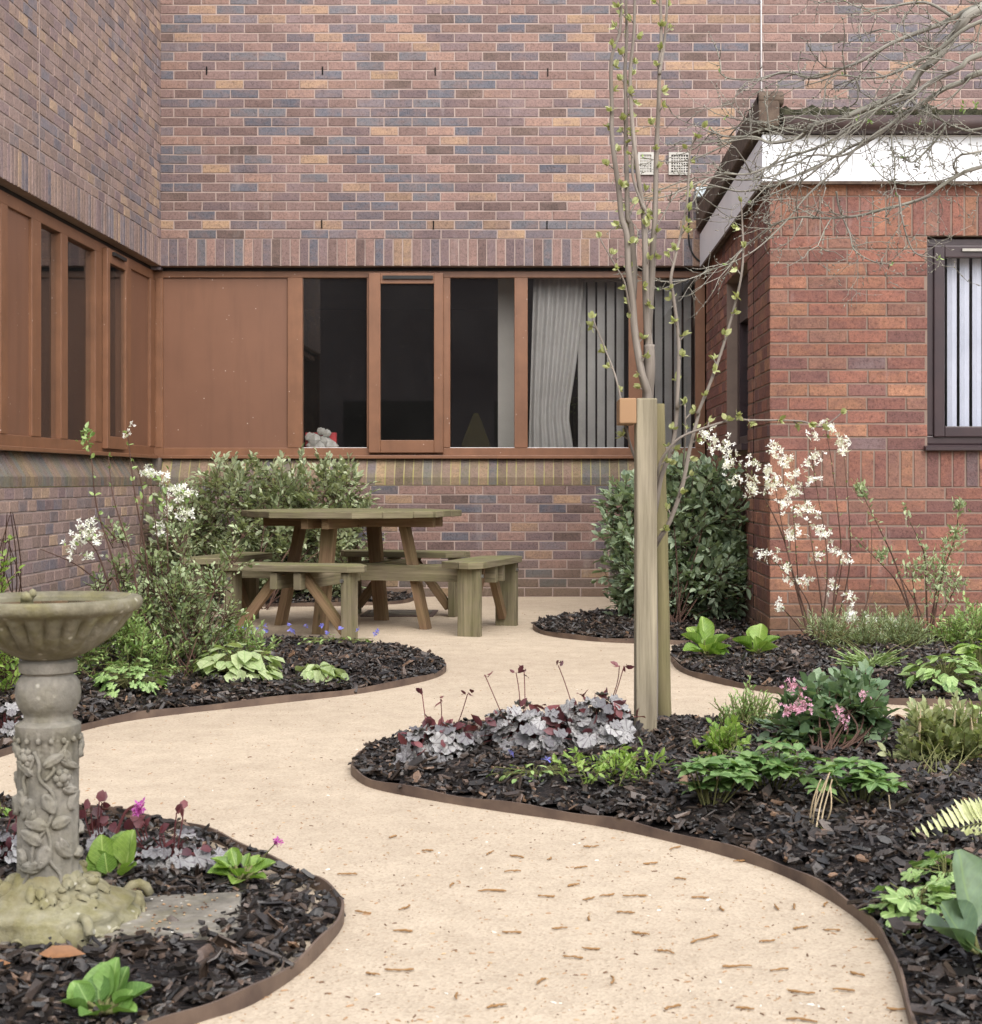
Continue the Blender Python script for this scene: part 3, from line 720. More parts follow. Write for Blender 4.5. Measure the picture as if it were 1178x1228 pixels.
# edge trims seen from below: dark drip strip
mb = MB(); mb.box(XE - .058, XE - .026, YF - .063, D - .004, 2.618, 2.637); mb.box(XE - .026, XR, YF - .063, YF - .03, 2.624, 2.64); mb.build('drip_trim', M['roof_wood'], ex)
gt = MB(); gt.tube([(XE + .06, YF - .10, 2.955), (XR, YF - .10, 2.955)], .052, 14); gt.build('gutter', M['gutter'], ex, True)
mb = MB(); mb.box(XE + .03, XR, YF - .03, D - .003, 2.91, 3.0); mb.build('roof', M['roof_wood'], ex)
ms = MB()
nx = 150
for i in range(nx):
    x0 = XE + .05 + (XR - XE - .05) * i / nx; ms.ball((x0, YF - .02 + random.uniform(-.02, .02), 3.01 + random.uniform(-.01, .03)), random.uniform(.03, .06), 7, (1.2, 1, .9), .2)
ms.box(XE + .05, XR, YF - .035, YF + .4, 2.99, 3.055)
ms.build('moss_edge', M['moss'], ex, True)
mb = MB()
mb.beam((XE - .025, YF - .13, 3.035), (XE - .025, D - .003, 3.035), .12, .19); mb.tube([(XE - .085, YF - .09, 3.10), (XE + .06, YF - .09, 3.10)], .045, 12)
mb.build('verge_board', M['roof_wood'], ex, bevel=.012)
mb = MB(); p = P(841, 231, D - .12); mb.box(p.x - .05, p.x + .06, D - .2, D - .004, p.z - .05, p.z + .03); mb.build('flashing', M['grey_plate'], ex, bevel=.01)
# front window
fr = MB(); yw = YF + .03
t = .10
fr.box(wx0, wx1, yw, yw + .07, wz1 - .05, wz1); fr.box(wx0, wx1, yw, yw + .07, wz0 + .035, wz0 + .085); fr.box(wx0, wx0 + .05, yw, yw + .07, wz0 + .085, wz1 - .05); fr.box(wx1 - .05, wx1, yw, yw + .07, wz0 + .085, wz1 - .05)
ws = fr.build('window', M['upvc'], ex, bevel=.006)
cs = MB(); a0, a1, b0, b1 = wx0 + .042, wx1 - .042, wz0 + .077, wz1 - .042; y2 = yw - .018
cs.box(a0, a0 + .062, y2, y2 + .05, b0, b1); cs.box(a1 - .062, a1, y2, y2 + .05, b0, b1); cs.box(a0 + .062, a1 - .062, y2 + .001, y2 + .05, b0, b0 + .062); cs.box(a0 + .062, a1 - .062, y2 + .001, y2 + .05, b1 - .07, b1)
cs.build('casement', M['upvc'], ws, bevel=.006)
mb = MB(); mb.box(a0 + .06, a1 - .06, y2 + .02, y2 + .026, b0 + .06, b1 - .068); mb.build('pane', M['glass'], ws)
mb = MB(); mb.box(a0 + .16, a1 - .16, y2 - .014, y2, b1 - .035, b1 - .02); mb.build('trickle_vent', M['vent'], ws)
mb = MB(); mb.prism([Vector((wx0 - .02, YF - .05, wz0)), Vector((wx0 - .02, YF - .05, wz0 + .018)), Vector((wx0 - .02, yw + .01, wz0 + .036)), Vector((wx0 - .02, yw + .01, wz0))], (wx1 - wx0 + .04, 0, 0)); mb.build('window_sill', M['upvc'], ws)
rb = room(XE + .26, XR, YF + .26, D - .1, 0.02, 2.6, ex, None, M['room'])
# opening in room for both windows: rebuild as boxes is not needed, the front face is removed
bpy.data.objects.remove(rb, do_unlink=True)
m = MB(); vs = [(XE + .6, YF + .26, .3), (XR, YF + .26, .3), (XR, D - .1, .3), (XE + .6, D - .1, .3), (XE + .6, YF + .26, 2.6), (XR, YF + .26, 2.6), (XR, D - .1, 2.6), (XE + .6, D - .1, 2.6)]
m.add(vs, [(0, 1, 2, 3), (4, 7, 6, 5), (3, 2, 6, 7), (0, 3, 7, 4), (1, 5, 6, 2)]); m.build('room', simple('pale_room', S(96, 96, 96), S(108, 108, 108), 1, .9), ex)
bl = thing('vertical_blind', 'white vertical slat blind hanging behind the dark framed window on the right', 'blind', (wx0 + .3, YF + .16, b0))
k = 0; xx = wx0 + .1
while xx < wx1 - .08:
    m = MB(); a = R(9 + random.uniform(-5, 5)); dx, dy = .0285 * math.cos(a), .0285 * math.sin(a); zt, zb = wz1 - .06, b0 + .03
    m.add([(xx - dx, YF + .12 - dy, zb), (xx, YF + .112, zb), (xx + dx, YF + .12 + dy, zb), (xx - dx, YF + .12 - dy, zt), (xx, YF + .112, zt), (xx + dx, YF + .12 + dy, zt)], [(0, 1, 4, 3), (1, 2, 5, 4)])
    m.build('slat', M['blind'], bl); xx += .0725
m = MB(); m.box(wx0 + .06, wx1 - .06, YF + .10, YF + .14, wz1 - .06, wz1 - .03); m.build('head_rail', M['blind'], bl)
# slim side window
fr = MB(); xw = XE + .075
fr.box(xw, xw + .06, sy0, sy0 + .07, sz0 + .03, sz1); fr.box(xw, xw + .06, sy1 - .12, sy1, sz0 + .03, sz1); fr.box(xw + .001, xw + .06, sy0 + .07, sy1 - .12, sz1 - .3, sz1); fr.box(xw + .001, xw + .06, sy0 + .07, sy1 - .12, sz0 + .03, sz0 + .1)
ws = fr.build('window', M['upvc'], ex, bevel=.004)
mb = MB(); mb.box(xw + .03, xw + .036, sy0 + .068, sy1 - .118, sz0 + .098, sz1 - .298); mb.build('pane', M['glass'], ws)
mb = MB(); mb.box(XE - .045, xw + .02, sy0 - .01, sy1 + .01, sz0 - .01, sz0 + .03); mb.build('window_sill', M['upvc'], ws)
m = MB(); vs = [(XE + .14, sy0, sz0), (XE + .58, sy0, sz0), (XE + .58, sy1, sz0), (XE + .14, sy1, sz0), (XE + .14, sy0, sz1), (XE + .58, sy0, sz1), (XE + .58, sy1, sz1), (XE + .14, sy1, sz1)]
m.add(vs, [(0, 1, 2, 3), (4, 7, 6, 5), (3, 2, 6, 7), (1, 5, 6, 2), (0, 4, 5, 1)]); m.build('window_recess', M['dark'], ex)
# cables
m = MB(); x = P(912.5, 50, D).x; m.tube([(x, D - .012, 2.9), (x + .004, D - .012, 4), (x, D - .012, 5.18)], .007, 6)
tag(m.build('cable', M['cable_white'], None, True, loc=(x, D, 2.9)), 'white cable running straight down the back wall above the extension', 'cable')
m = MB(); m.tube(smooth_path([P(826, 205, D - .012), P(827, 240, D - .012), P(826, 285, D - .012), P(832, 306, D - .012), P(846, 318, D - .012)]), .007, 6)
tag(m.build('cable', M['cable_black'], None, True, loc=P(840, 318, D)), 'thin black cable curling down beside the extension fascia', 'cable')

# ------------------------------------------------------------------ planting beds
def inside(poly, x, y):
    poly = np.array(poly); r = np.zeros(len(x), bool); j = len(poly) - 1
    for i in range(len(poly)):
        xi, yi = poly[i]; xj, yj = poly[j]
        c = ((yi > y) != (yj > y)) & (x < (xj - xi) * (y - yi) / (yj - yi + 1e-12) + xi)
        r ^= c; j = i
    return r
def edge_dist(poly, x, y):
    poly = np.array(poly); d = np.full(len(x), 9.0)
    for i in range(len(poly)):
        a = poly[i - 1]; b = poly[i]; ab = b - a; L = ab @ ab + 1e-12
        t = np.clip(((x - a[0]) * ab[0] + (y - a[1]) * ab[1]) / L, 0, 1)
        d = np.minimum(d, np.hypot(x - a[0] - t * ab[0], y - a[1] - t * ab[1]))
    return d
def bed_z(d, x, y, z0, mound): return z0 + np.minimum(d, .4) / .4 * mound + .012 * np.sin(x * 9 + 1.3) * np.cos(y * 8) * np.minimum(d / .1, 1)
BEDS = {}
def bed(key, curve, extra, z0=.022, mound=.05, density=1700, size=1.0, edging=None, visible=None, hgt=None, skip=None):
    """curve: visible edge in photo pixels; extra: ground points closing the outline out of sight"""
    vis = smooth_path([G(*c) for c in curve], 8)
    poly = [(p.x, p.y) for p in vis] + list(extra)
    BEDS[key] = (poly, z0, mound)
    m = MB(); m.add([(x, y, z0 - .014) for x, y in poly], [tuple(range(len(poly)))])
    pa = np.array(poly); lo, hi = pa.min(0), pa.max(0); st = .06
    gx, gy = np.meshgrid(np.arange(lo[0], hi[0], st), np.arange(lo[1], hi[1], st)); sh = gx.shape
    ins = inside(poly, gx.ravel(), gy.ravel()); dd = edge_dist(poly, gx.ravel(), gy.ravel())
    zz = bed_z(dd, gx.ravel(), gy.ravel(), z0 - .008, mound); ins &= dd > .02
    idx = -np.ones(ins.shape, int); keep = np.where(ins)[0]; idx[keep] = np.arange(len(keep)); idx = idx.reshape(sh)
    q = np.stack([idx[:-1, :-1], idx[:-1, 1:], idx[1:, 1:], idx[1:, :-1]], -1).reshape(-1, 4); q = q[(q >= 0).all(1)]
    m.add(np.stack([gx.ravel()[keep], gy.ravel()[keep], zz[keep]], 1).tolist(), q.tolist())
    o = m.build('planting_bed', M['soil']); tag(o, kind='structure')
    # bark chips
    area = 0.5 * abs(np.dot(pa[:, 0], np.roll(pa[:, 1], 1)) - np.dot(pa[:, 1], np.roll(pa[:, 0], 1)))
    n = int(min(1.5 * density * (hi[0] - lo[0]) * (hi[1] - lo[1]), 90000))
    x = rng.uniform(lo[0], hi[0], n); y = rng.uniform(lo[1], hi[1], n)
    ok = inside(poly, x, y)
    if visible is not None: ok &= visible(x, y)
    x, y = x[ok], y[ok]; d = edge_dist(poly, x, y); ok = d > .008
    if skip is not None: ok &= ~(skip(x, y) & (rng.random(len(x)) < .94))
    x, y, d = x[ok], y[ok], d[ok]
    z = bed_z(d, x, y, z0, mound) + rng.uniform(-.004, .016, len(x)) + (d < .05) * rng.uniform(0, .012, len(x))
    n = len(x)
    L = np.exp(rng.normal(math.log(.021), .58, n)) * size; L = np.minimum(L, .058); W = L * rng.uniform(.12, .55, n); T = rng.uniform(.003, .009, n) * size
    yaw = rng.uniform(0, 2 * math.pi, n); pit = rng.normal(0, .36, n); rol = rng.normal(0, .5, n)
    cy, sy_, cp, sp_, cr, sr = np.cos(yaw), np.sin(yaw), np.cos(pit), np.sin(pit), np.cos(rol), np.sin(rol)
    ax = np.stack([cy * cp, sy_ * cp, sp_], 1); s0 = np.stack([-sy_, cy, np.zeros(n)], 1); u0 = np.cross(ax, s0)
    bx = s0 * cr[:, None] + u0 * sr[:, None]; cz = np.cross(ax, bx)
    tpl = np.array([(-.5, -.35, -.5), (.1, -.5, -.5), (.5, -.15, -.5), (.35, .45, -.5), (-.45, .4, -.5), (-.5, -.35, .5), (.1, -.5, .6), (.5, -.15, .4), (.35, .45, .5), (-.45, .4, .5)])
    t = tpl[None] * np.stack([L, W, T], 1)[:, None, :] * rng.uniform(.75, 1.25, (n, 10, 3))
    bend = (t[:, :, 0:1] / L[:, None, None]) ** 2 * (L * rng.normal(0, .35, n))[:, None, None]
    v = np.stack([x, y, z], 1)[:, None] + t[..., 0:1] * ax[:, None] + t[..., 1:2] * bx[:, None] + (t[..., 2:3] + bend) * cz[:, None]
    base = (np.arange(n) * 10)[:, None]
    me = bpy.data.meshes.new('bark_mulch'); faces = []
    top = (base + np.array([5, 6, 7, 8, 9])).tolist()
    sides = np.concatenate([base + np.array([i, (i + 1) % 5, 5 + (i + 1) % 5, 5 + i]) for i in range(5)]).tolist()
    me.from_pydata(v.reshape(-1, 3).tolist(), [], top + sides); me.update()
    o = link_mesh('bark_mulch', me, M['chips'], None)
    tag(o, *edging[1], kind='stuff')
    # metal edging along the visible curve
    if edging:
        m = MB(); pts = [(p.x, p.y) for p in vis]; hgt = hgt or z0 + .006
        th = .006; vs = []; fs = []
        for i, (px_, py_) in enumerate(pts):
            a = pts[max(i - 1, 0)]; b = pts[min(i + 1, len(pts) - 1)]; tx, ty = b[0] - a[0], b[1] - a[1]; l = math.hypot(tx, ty) + 1e-9; nx_, ny_ = -ty / l, tx / l
            hz = hgt + .004 * math.sin(i * .5)
            vs += [(px_ - nx_ * th / 2, py_ - ny_ * th / 2, -.02), (px_ + nx_ * th / 2, py_ + ny_ * th / 2, -.02), (px_ + nx_ * th / 2, py_ + ny_ * th / 2, hz), (px_ - nx_ * th / 2, py_ - ny_ * th / 2, hz)]
        for i in range(len(pts) - 1):
            for k in range(4): fs.append((i * 4 + k, i * 4 + (k + 1) % 4, i * 4 + 4 + (k + 1) % 4, i * 4 + 4 + k))
        m.add(vs, fs); e = m.build('garden_edging', M['edging'], None, loc=(pts[0][0], pts[0][1], 0)); tag(e, edging[0], 'edging')
def bedz(key, x, y):
    poly, z0, mound = BEDS[key]
    xa, ya = np.array([x]), np.array([y])
    return float(bed_z(edge_dist(poly, xa, ya), xa, ya, z0, mound)[0]) if inside(poly, xa, ya)[0] else 0.0

bed('front_left', [(150, 1262), (232, 1228), (300, 1205), (360, 1166), (396, 1130), (411, 1106), (405, 1086), (378, 1066), (340, 1050), (290, 1024), (240, 1004), (170, 988), (90, 976), (0, 968), (-80, 965)],
    [(-1.75, 4.3), (-1.9, 2.4), (-1.0, 2.2)], z0=.012, mound=.022, density=2100, size=.95, hgt=.03, skip=lambda x, y: (np.abs(y - 3.25 - (x + 1.02) * .166) < .16) & (x < -.66),
    edging=('brown edging strip round the bed of the stone bird bath', ('dark bark mulch in the bed round the bird bath', 'mulch')))
bed('island', [(1110, 1290), (1092, 1228), (1080, 1182), (1064, 1144), (1038, 1110), (990, 1076), (930, 1046), (850, 1021), (760, 999), (690, 986), (600, 973), (520, 960), (450, 946), (425, 932), (424, 922), (440, 907), (480, 893), (545, 880), (640, 873), (760, 872), (870, 874), (1000, 873), (1178, 872), (1300, 873)],
    [(2.6, 5.6), (2.4, 3.5), (1.6, 2.2)], mound=.06, density=1900, size=1.0,
    edging=('long curved brown edging strip round the island bed of the staked tree', ('dark bark mulch in the big bed under the staked tree', 'mulch')))
bed('left_back', [(-60, 925), (0, 908), (60, 888), (130, 869), (210, 857), (320, 845), (430, 832), (505, 818), (533, 807), (528, 797), (495, 785), (450, 778), (400, 776), (330, 775), (262, 772), (238, 752), (222, 735)],
    [(-2.75, 12.0), (-3.08, 12.1), (-3.08, 6), (-2.6, 5)], mound=.05, density=1500, size=1.2,
    edging=('dark brown edging strip curving below the left shrubs towards the picnic table', ('dark bark mulch in the left bed of flowering shrubs', 'mulch')))
bed('back_corner', [(222, 732), (300, 728), (400, 727), (480, 724), (500, 718)], [(-1.05, 12.68), (-3.08, 12.68), (-3.08, 11.7)], density=900, size=1.3, mound=.03,
    edging=('low edging strip behind the picnic table below the olive shrub', ('dark bark mulch along the back wall behind the picnic table', 'mulch')))
bed('right_back', [(690, 741), (650, 748), (640, 755), (660, 763), (710, 769), (770, 772), (830, 773), (880, 770)], [(1.283, 9.1), (1.283, 11.2), (.4, 10.9)], density=900, size=1.3, mound=.03,
    edging=('thin edging strip below the dark rounded shrub beside the extension', ('dark bark mulch under the dark rounded shrub', 'mulch')))
bed('right_front', [(862, 775), (825, 778), (808, 785), (806, 794), (818, 806), (850, 817), (905, 828), (990, 839), (1090, 846), (1178, 848), (1260, 849)], [(3.2, 7.2), (3.2, 9.08), (1.3, 9.08)], density=1300, size=1.2, mound=.04,
    edging=('brown edging strip of the bed along the red extension wall', ('dark bark mulch in the bed along the red brick extension', 'mulch')))

# ------------------------------------------------------------------ grit and fallen catkins on the path
polys = [b[0] for b in BEDS.values()]
def on_path(x, y):
    r = np.ones(len(x), bool)
    for p in polys: r &= ~inside(p, x, y)
    return r
n = 4800
px = rng.uniform(-20, 1200, n); py = 720 + 520 * rng.uniform(0, 1, n) ** 1.1
dd = H * F / (py - CY); gx = (px - CX) * dd / F; ok = on_path(gx, dd) & (dd < 12.5) & (gx > -3) & ~((gx > 1.28) & (dd > 9.05)); gx, gy = gx[ok], dd[ok]
n = len(gx); sz = rng.uniform(.0008, .0022, n) * rng.uniform(.6, 1.7, n); el = rng.uniform(.6, 3, n); yaw = rng.uniform(0, 6.28, n)
t = np.array([(-1, -.6, 0), (1, -.5, 0), (.8, .7, 0), (-.7, .6, 0), (-.5, 0, .7), (.6, .1, .8)])
v = t[None] * np.stack([sz * el, sz, sz], 1)[:, None, :]
vx = gx[:, None] + v[..., 0] * np.cos(yaw)[:, None] - v[..., 1] * np.sin(yaw)[:, None]; vy = gy[:, None] + v[..., 0] * np.sin(yaw)[:, None] + v[..., 1] * np.cos(yaw)[:, None]
b = (np.arange(n) * 6)[:, None]
me = bpy.data.meshes.new('path_grit')
me.from_pydata(np.stack([vx, vy, v[..., 2] + .0005], -1).reshape(-1, 3).tolist(), [], np.concatenate([b + np.array(f) for f in ((0, 1, 5, 4), (2, 3, 4, 5))]).tolist() + np.concatenate([b + np.array(f) for f in ((1, 2, 5), (3, 0, 4))]).tolist())
tag(link_mesh('path_grit', me, M['grit'], None), 'scattered grit and crumbs on the sandy path', 'grit', kind='stuff')

CAT = [(120, 177), (317, 210), (370, 217), (435, 221), (500, 239), (640, 231), (690, 200), (520, 196), (820, 226), (362, 247), (485, 275), (320, 287, 1.7), (430, 297), (515, 302), (552, 295), (608, 297, 1.3), (785, 322), (895, 320), (930, 318), (995, 314), (140, 368, 1.3), (360, 370), (457, 362), (517, 342), (520, 403), (750, 384, 2.2), (670, 410), (483, 421), (875, 388), (943, 361), (1007, 366), (560, 467, 1.3), (815, 440, 1.5), (900, 446), (133, 446, 1.4), (945, 491, 1.5), (1030, 488), (1058, 455), (1090, 385), (685, 523), (830, 525), (945, 549, 1.5), (1140, 526), (28, 253, 1.2), (143, 320), (620, 373), (240, 275), (190, 205), (80, 455), (250, 500), (330, 520), (590, 330), (700, 262), (740, 300), (60, 330), (420, 470)]
for i, c in enumerate(CAT):
    px, py = 400 + c[0] / 1.683, 900 + c[1] / 1.683; L = .036 * (c[2] if len(c) > 2 else 1) * random.uniform(.8, 1.15)
    g = G(px, py); a = random.gauss(0, .36) + (random.uniform(.5, 1.6) if random.random() < .25 else 0); m = MB()
    d = Vector((math.cos(a), math.sin(a), 0)); s = Vector((-d.y, d.x, 0)); k = 9; pts = []; rad = []
    bn = random.uniform(-.14, .14)
    for j in range(k):
        t = j / (k - 1) - .5; pts.append(g + d * (t * L) + s * (bn * L * (1 - 4 * t * t)) + Vector((0, 0, .0035 + .002 * random.random()))); rad.append((.0022 if 0 < j < k - 1 else .0015) * random.uniform(.6, 1.35))
    m.tube(pts, rad, 6)
    o = m.build('fallen_catkin', M['litter'], None, True, loc=g); tag(o, 'small brown catkin lying on the sandy path', 'catkin', 'fallen catkins on the path')

# ------------------------------------------------------------------ picnic table
TC = Vector((-1.235, 10.1, 0))
tb = thing('picnic_table', 'round topped mossy wooden picnic table with four attached benches on the path', 'picnic table', TC)
def pol(r, deg, tang=0.0, z=0.0):
    a = R(deg); return TC + Vector((r * math.cos(a) - tang * math.sin(a), r * math.sin(a) + tang * math.cos(a), z))
def clip(poly, n, c):        # keep points with n.p <= c
    out = []
    for i in range(len(poly)):
        a, b = poly[i - 1], poly[i]; da, db = n.dot(a) - c, n.dot(b) - c
        if (da <= 0) != (db <= 0): out.append(a + (b - a) * (da / (da - db)))
        if db <= 0: out.append(b)
    return out
PH = [-16, 74, 164, 254]
ap = .645; Rc = ap / math.cos(math.pi / 8)
octo = [Vector((Rc * math.cos(R(PH[0] + 22.5 + 45 * k)), Rc * math.sin(R(PH[0] + 22.5 + 45 * k)), 0)) for k in range(8)]
ud = Vector((math.cos(R(PH[0])), math.sin(R(PH[0])), 0)); vd = Vector((-ud.y, ud.x, 0))
m = MB(); k = 9; wd = 2 * ap / k
for i in range(k):
    c0 = -ap + i * wd + .003; c1 = c0 + wd - .006
    pl = clip(clip(octo, vd, c1), -vd, -c0)
    dz = random.uniform(-.002, .002)
    m.prism([TC + p + Vector((0, 0, .705 + dz)) for p in reversed(pl)], (0, 0, .04))
m.build('tabletop', M['table_wood'], tb, bevel=.004)
for k, ph in enumerate(PH):
    m = MB(); m.beam(pol(.50, ph, 0, -.005), pol(.345, ph, 0, .70), .09, .05, up=pol(1, ph) - TC); m.build('leg', M['table_wood_warm'], tb, bevel=.004)
for ax, dz in ((PH[1], 0), (PH[0], .0025)):
    for sd_ in (-.075, .075):
        m = MB(); m.beam(pol(-.99, ax, sd_, .352 + dz), pol(.99, ax, sd_, .352 + dz), .045, .098); m.build('bench_beam', M['table_wood'], tb, bevel=.003)
        m = MB(); m.beam(pol(-.58, ax, sd_ * .9, .672 + dz), pol(.58, ax, sd_ * .9, .672 + dz), .045, .064); m.build('top_batten', M['table_wood_warm'], tb, bevel=.003)
for ph in PH:
    sm = MB()
    for r0, r1, h0, h1 in ((.735, .868, .37, .455), (.874, 1.01, .46, .40)):
        poly = [pol(r0, ph, -h0, .407), pol(r1, ph, -h1, .407), pol(r1, ph, h1, .407), pol(r0, ph, h0, .407)]
        if r0 > .8: poly = [pol(r0, ph, -h0, .407), pol(r0 + .07, ph, -.475, .407), pol(r1, ph, -h1, .407), pol(r1, ph, h1, .407), pol(r0 + .07, ph, .475, .407), pol(r0, ph, h0, .407)]
        sm.prism(poly, (0, 0, .04))
    sm.build('bench_seat', M['table_wood'], tb, bevel=.004)
    for sg in (-1, 1):
        m = MB(); m.beam(pol(.915, ph, sg * .37, -.005), pol(.915, ph, sg * .37, .405), .05, .14, up=pol(1, ph) - TC); m.build('bench_leg', M['table_wood'], tb, bevel=.004)
        m = MB(); m.beam(pol(.90, ph, sg * .335, .06), pol(.90, ph, sg * .07, .40), .055, .045, up=pol(1, ph) - TC); m.build('brace', M['table_wood_warm'], tb, bevel=.003)
        m = MB(); b0 = pol(.985, ph, sg * .355, .36); m.tube([b0, b0 + (pol(1, ph) - TC) * .012], .011, 10); m.build('bolt', M['metal'], tb)
# flat inspection cover on the path by the table
c = G(480, 736); m = MB(); m.box(c.x - .22, c.x + .22, c.y - .22, c.y + .22, .0, .006)
f = MB(); f.box(c.x - .25, c.x - .221, c.y - .25, c.y + .25, 0, .008); f.box(c.x + .221, c.x + .25, c.y - .25, c.y + .25, 0, .008); f.box(c.x - .221, c.x + .221, c.y - .25, c.y - .221, 0, .008); f.box(c.x - .221, c.x + .221, c.y + .221, c.y + .25, 0, .008)
dr = thing('drain_cover', 'flat grey drain cover let into the path under the picnic table', 'drain cover', (c.x, c.y, 0))
m.build('lid', M['slab'], dr); f.build('frame', M['gutter'], dr)

# ------------------------------------------------------------------ stakes, tie block
def stake(base, top, w, name, label, ph=0, rnd=False):
    m = MB()
    if rnd:
        m.tube([base + (top - base) * (i / 8) + Vector((random.uniform(-.002, .002), 0, 0)) for i in range(9)], w / 2, 14)
    else:
        m.beam(base, top, w, w * .98, up=(math.sin(ph), -math.cos(ph), 0))
    return tag(m.build(name, M['stake_round' if rnd else 'stake'], None, rnd, .005, loc=base), label, 'stake')
g1 = G(774, 906); g1.z = -.02; t1 = P(774.5, 478, g1.y)
stake(g1, t1, .071, 'wooden_stake', 'thick square timber stake standing in front of the young tree trunk', R(4))
g2 = Vector((P(797, 600, 5.86).x, 5.86, -.02)); t2 = P(788, 484, 5.80)
stake(g2, t2, .058, 'wooden_stake', 'round greenish timber stake half hidden behind the thick square stake', 0, True)
m = MB(); c = P(752, 493, g1.y + .01); m.box(c.x - .028, c.x + .030, c.y - .05, c.y + .17, c.z - .044, c.z + .042)
tag(m.build('spacer_block', M['fresh_wood'], None, bevel=.004, loc=c), 'fresh sawn orange wood block fixed at the top of the square stake', 'block')

# ------------------------------------------------------------------ young multi-stemmed tree
def z1(x, y): return (700 + x / 4.725, y / 4.725)
def z2(x, y): return (700 + x / 4.725, 240 + y / 4.725)
def z3(x, y): return (700 + x / 4.725, 470 + y / 4.725)
TD = 5.60
tr = thing('young_tree', 'young bare multi-stemmed tree with pale opening buds between two timber stakes', 'tree', G(781, 893) * 1.0)
STEMS = [
    ([(781, 893), (782, 800), (781, 690), (780, 580), (777, 500), z2(365, 1100), z2(375, 960), z2(372, 820)], .021, .017, 0),
    ([(778, 520), z2(364, 1120), z2(350, 1050), z2(325, 960), z2(290, 740), z2(278, 570), z2(255, 400), z2(245, 200), z1(215, 1228), z1(200, 1080), z1(175, 900), z1(160, 750), z1(160, 600), z1(155, 400), z1(165, 300), z1(205, 180), z1(215, 0), z1(222, -150), z1(220, -380)], .015, .003, -.02),
    ([z2(280, 560), z2(287, 400), z2(268, 150), z1(250, 1228), z1(245, 1000), z1(240, 800), z1(240, 600), z1(235, 400), z1(245, 200), z1(240, 0), z1(236, -200), z1(238, -420)], .011, .003, .03),
    ([z2(372, 830), z2(360, 700), z2(352, 500), z2(350, 300), z2(340, 60), z1(330, 1150), z1(310, 1000), z1(285, 800), z1(270, 600), z1(265, 400), z1(285, 200), z1(290, 0), z1(300, -200), z1(296, -360)], .013, .003, 0),
    ([z2(366, 760), z2(386, 450), z2(395, 250), z1(405, 1228), z1(410, 1000), z1(415, 800), z1(425, 600), z1(430, 400), z1(440, 200), z1(435, 0), z1(430, -180), z1(440, -420)], .012, .003, .05),
    ([z1(430, 420), z1(455, 260), z1(468, 120), z1(474, 0), z1(480, -150), z1(488, -320)], .006, .002, .05),
    ([z1(285, 820), z1(280, 1000), z2(345, 60)], .005, .004, -.03),
    ([z3(395, 720), z3(415, 620), z3(440, 480), z3(490, 350), z3(515, 250), z3(530, 100), z2(530, 1150), z2(540, 900), z2(535, 750), z2(510, 550), z2(495, 450), z2(520, 320), z2(550, 200), z2(575, 80), z1(590, 1100), z1(600, 900), z1(612, 830), z1(655, 755)], .009, .0028, -.06),
    ([z3(395, 900), z3(430, 830), z3(490, 730), z3(560, 530), z3(600, 330), z3(650, 130), z2(650, 1200), z2(720, 1030), z2(790, 830), z2(850, 620), z2(890, 450), z2(905, 300), z2(900, 150), z2(895, 50)], .0085, .0025, -.09),
    ([z3(400, 560), z3(420, 460), z3(450, 370), z3(540, 265), z3(680, 205), z3(840, 160), z3(960, 160), (960, 505), (985, 512), (1004, 500)], .006, .002, -.12),
    ([z2(110, 250), z2(180, 370), z2(230, 460), z2(250, 560), z2(262, 640)][::-1], .004, .0018, -.06),
    ([z2(60, 690), z2(120, 840), z2(175, 980), z2(210, 1120), z3(240, 200), z3(275, 330), z3(330, 470)][::-1], .005, .002, -.08),
    ([z3(575, 90), z3(577, 240), z3(565, 420)][::-1], .0035, .0018, -.09),
]
tm = MB(); bd = LM(); bt = MB(); tips = []
for pts, r0, r1, dy in STEMS:
    P3 = smooth_path([P(x, y, TD + dy * (0.25 if i == 0 else 1) + .012 * math.sin(i * 1.7)) for i, (x, y) in enumerate(pts)], 6)
    n = len(P3); tm.tube(P3, [1.12 * (r0 + (r1 - r0) * (i / (n - 1)) ** .8) * (1 + .12 * math.sin(i * 2.1) * (i % 3 == 0)) for i in range(n)], 8)
    if r0 > .018: continue
    acc = 0; nxt = random.uniform(.03, .09)
    for i in range(1, n):
        acc += (P3[i] - P3[i - 1]).length
        vis = P3[i].z > 1.25 or r0 < .0095
        if (acc > nxt and vis and i > 8) or i == n - 1:
            acc = 0; nxt = random.uniform(.03, .085)
            ax = (P3[i] - P3[i - 1]).normalized(); sd_ = ax.cross(rv()).normalized()
            if i == n - 1: sd_ = ax
            rr = r0 + (r1 - r0) * (i / (n - 1)) ** .8
            b0 = P3[i] + sd_ * rr * .6; ln = random.uniform(.008, .028); b1 = b0 + (sd_ * .8 + ax * .6 + Vector((0, 0, .3))).normalized() * ln
            tm.tube([P3[i], b0, b1], [.003, .0028, .0022], 5)
            for q in range(random.randint(5, 9)):
                d = (sd_ * .7 + ax * .7 + rv(.55)).normalized()
                bd.add(b1, d, rv(), random.uniform(.014, .032), random.uniform(.9, 1.6))
tm.build('trunk', M['twig'], tr, True); bd.build('foliage', 'ovate', M['bud'], tr)

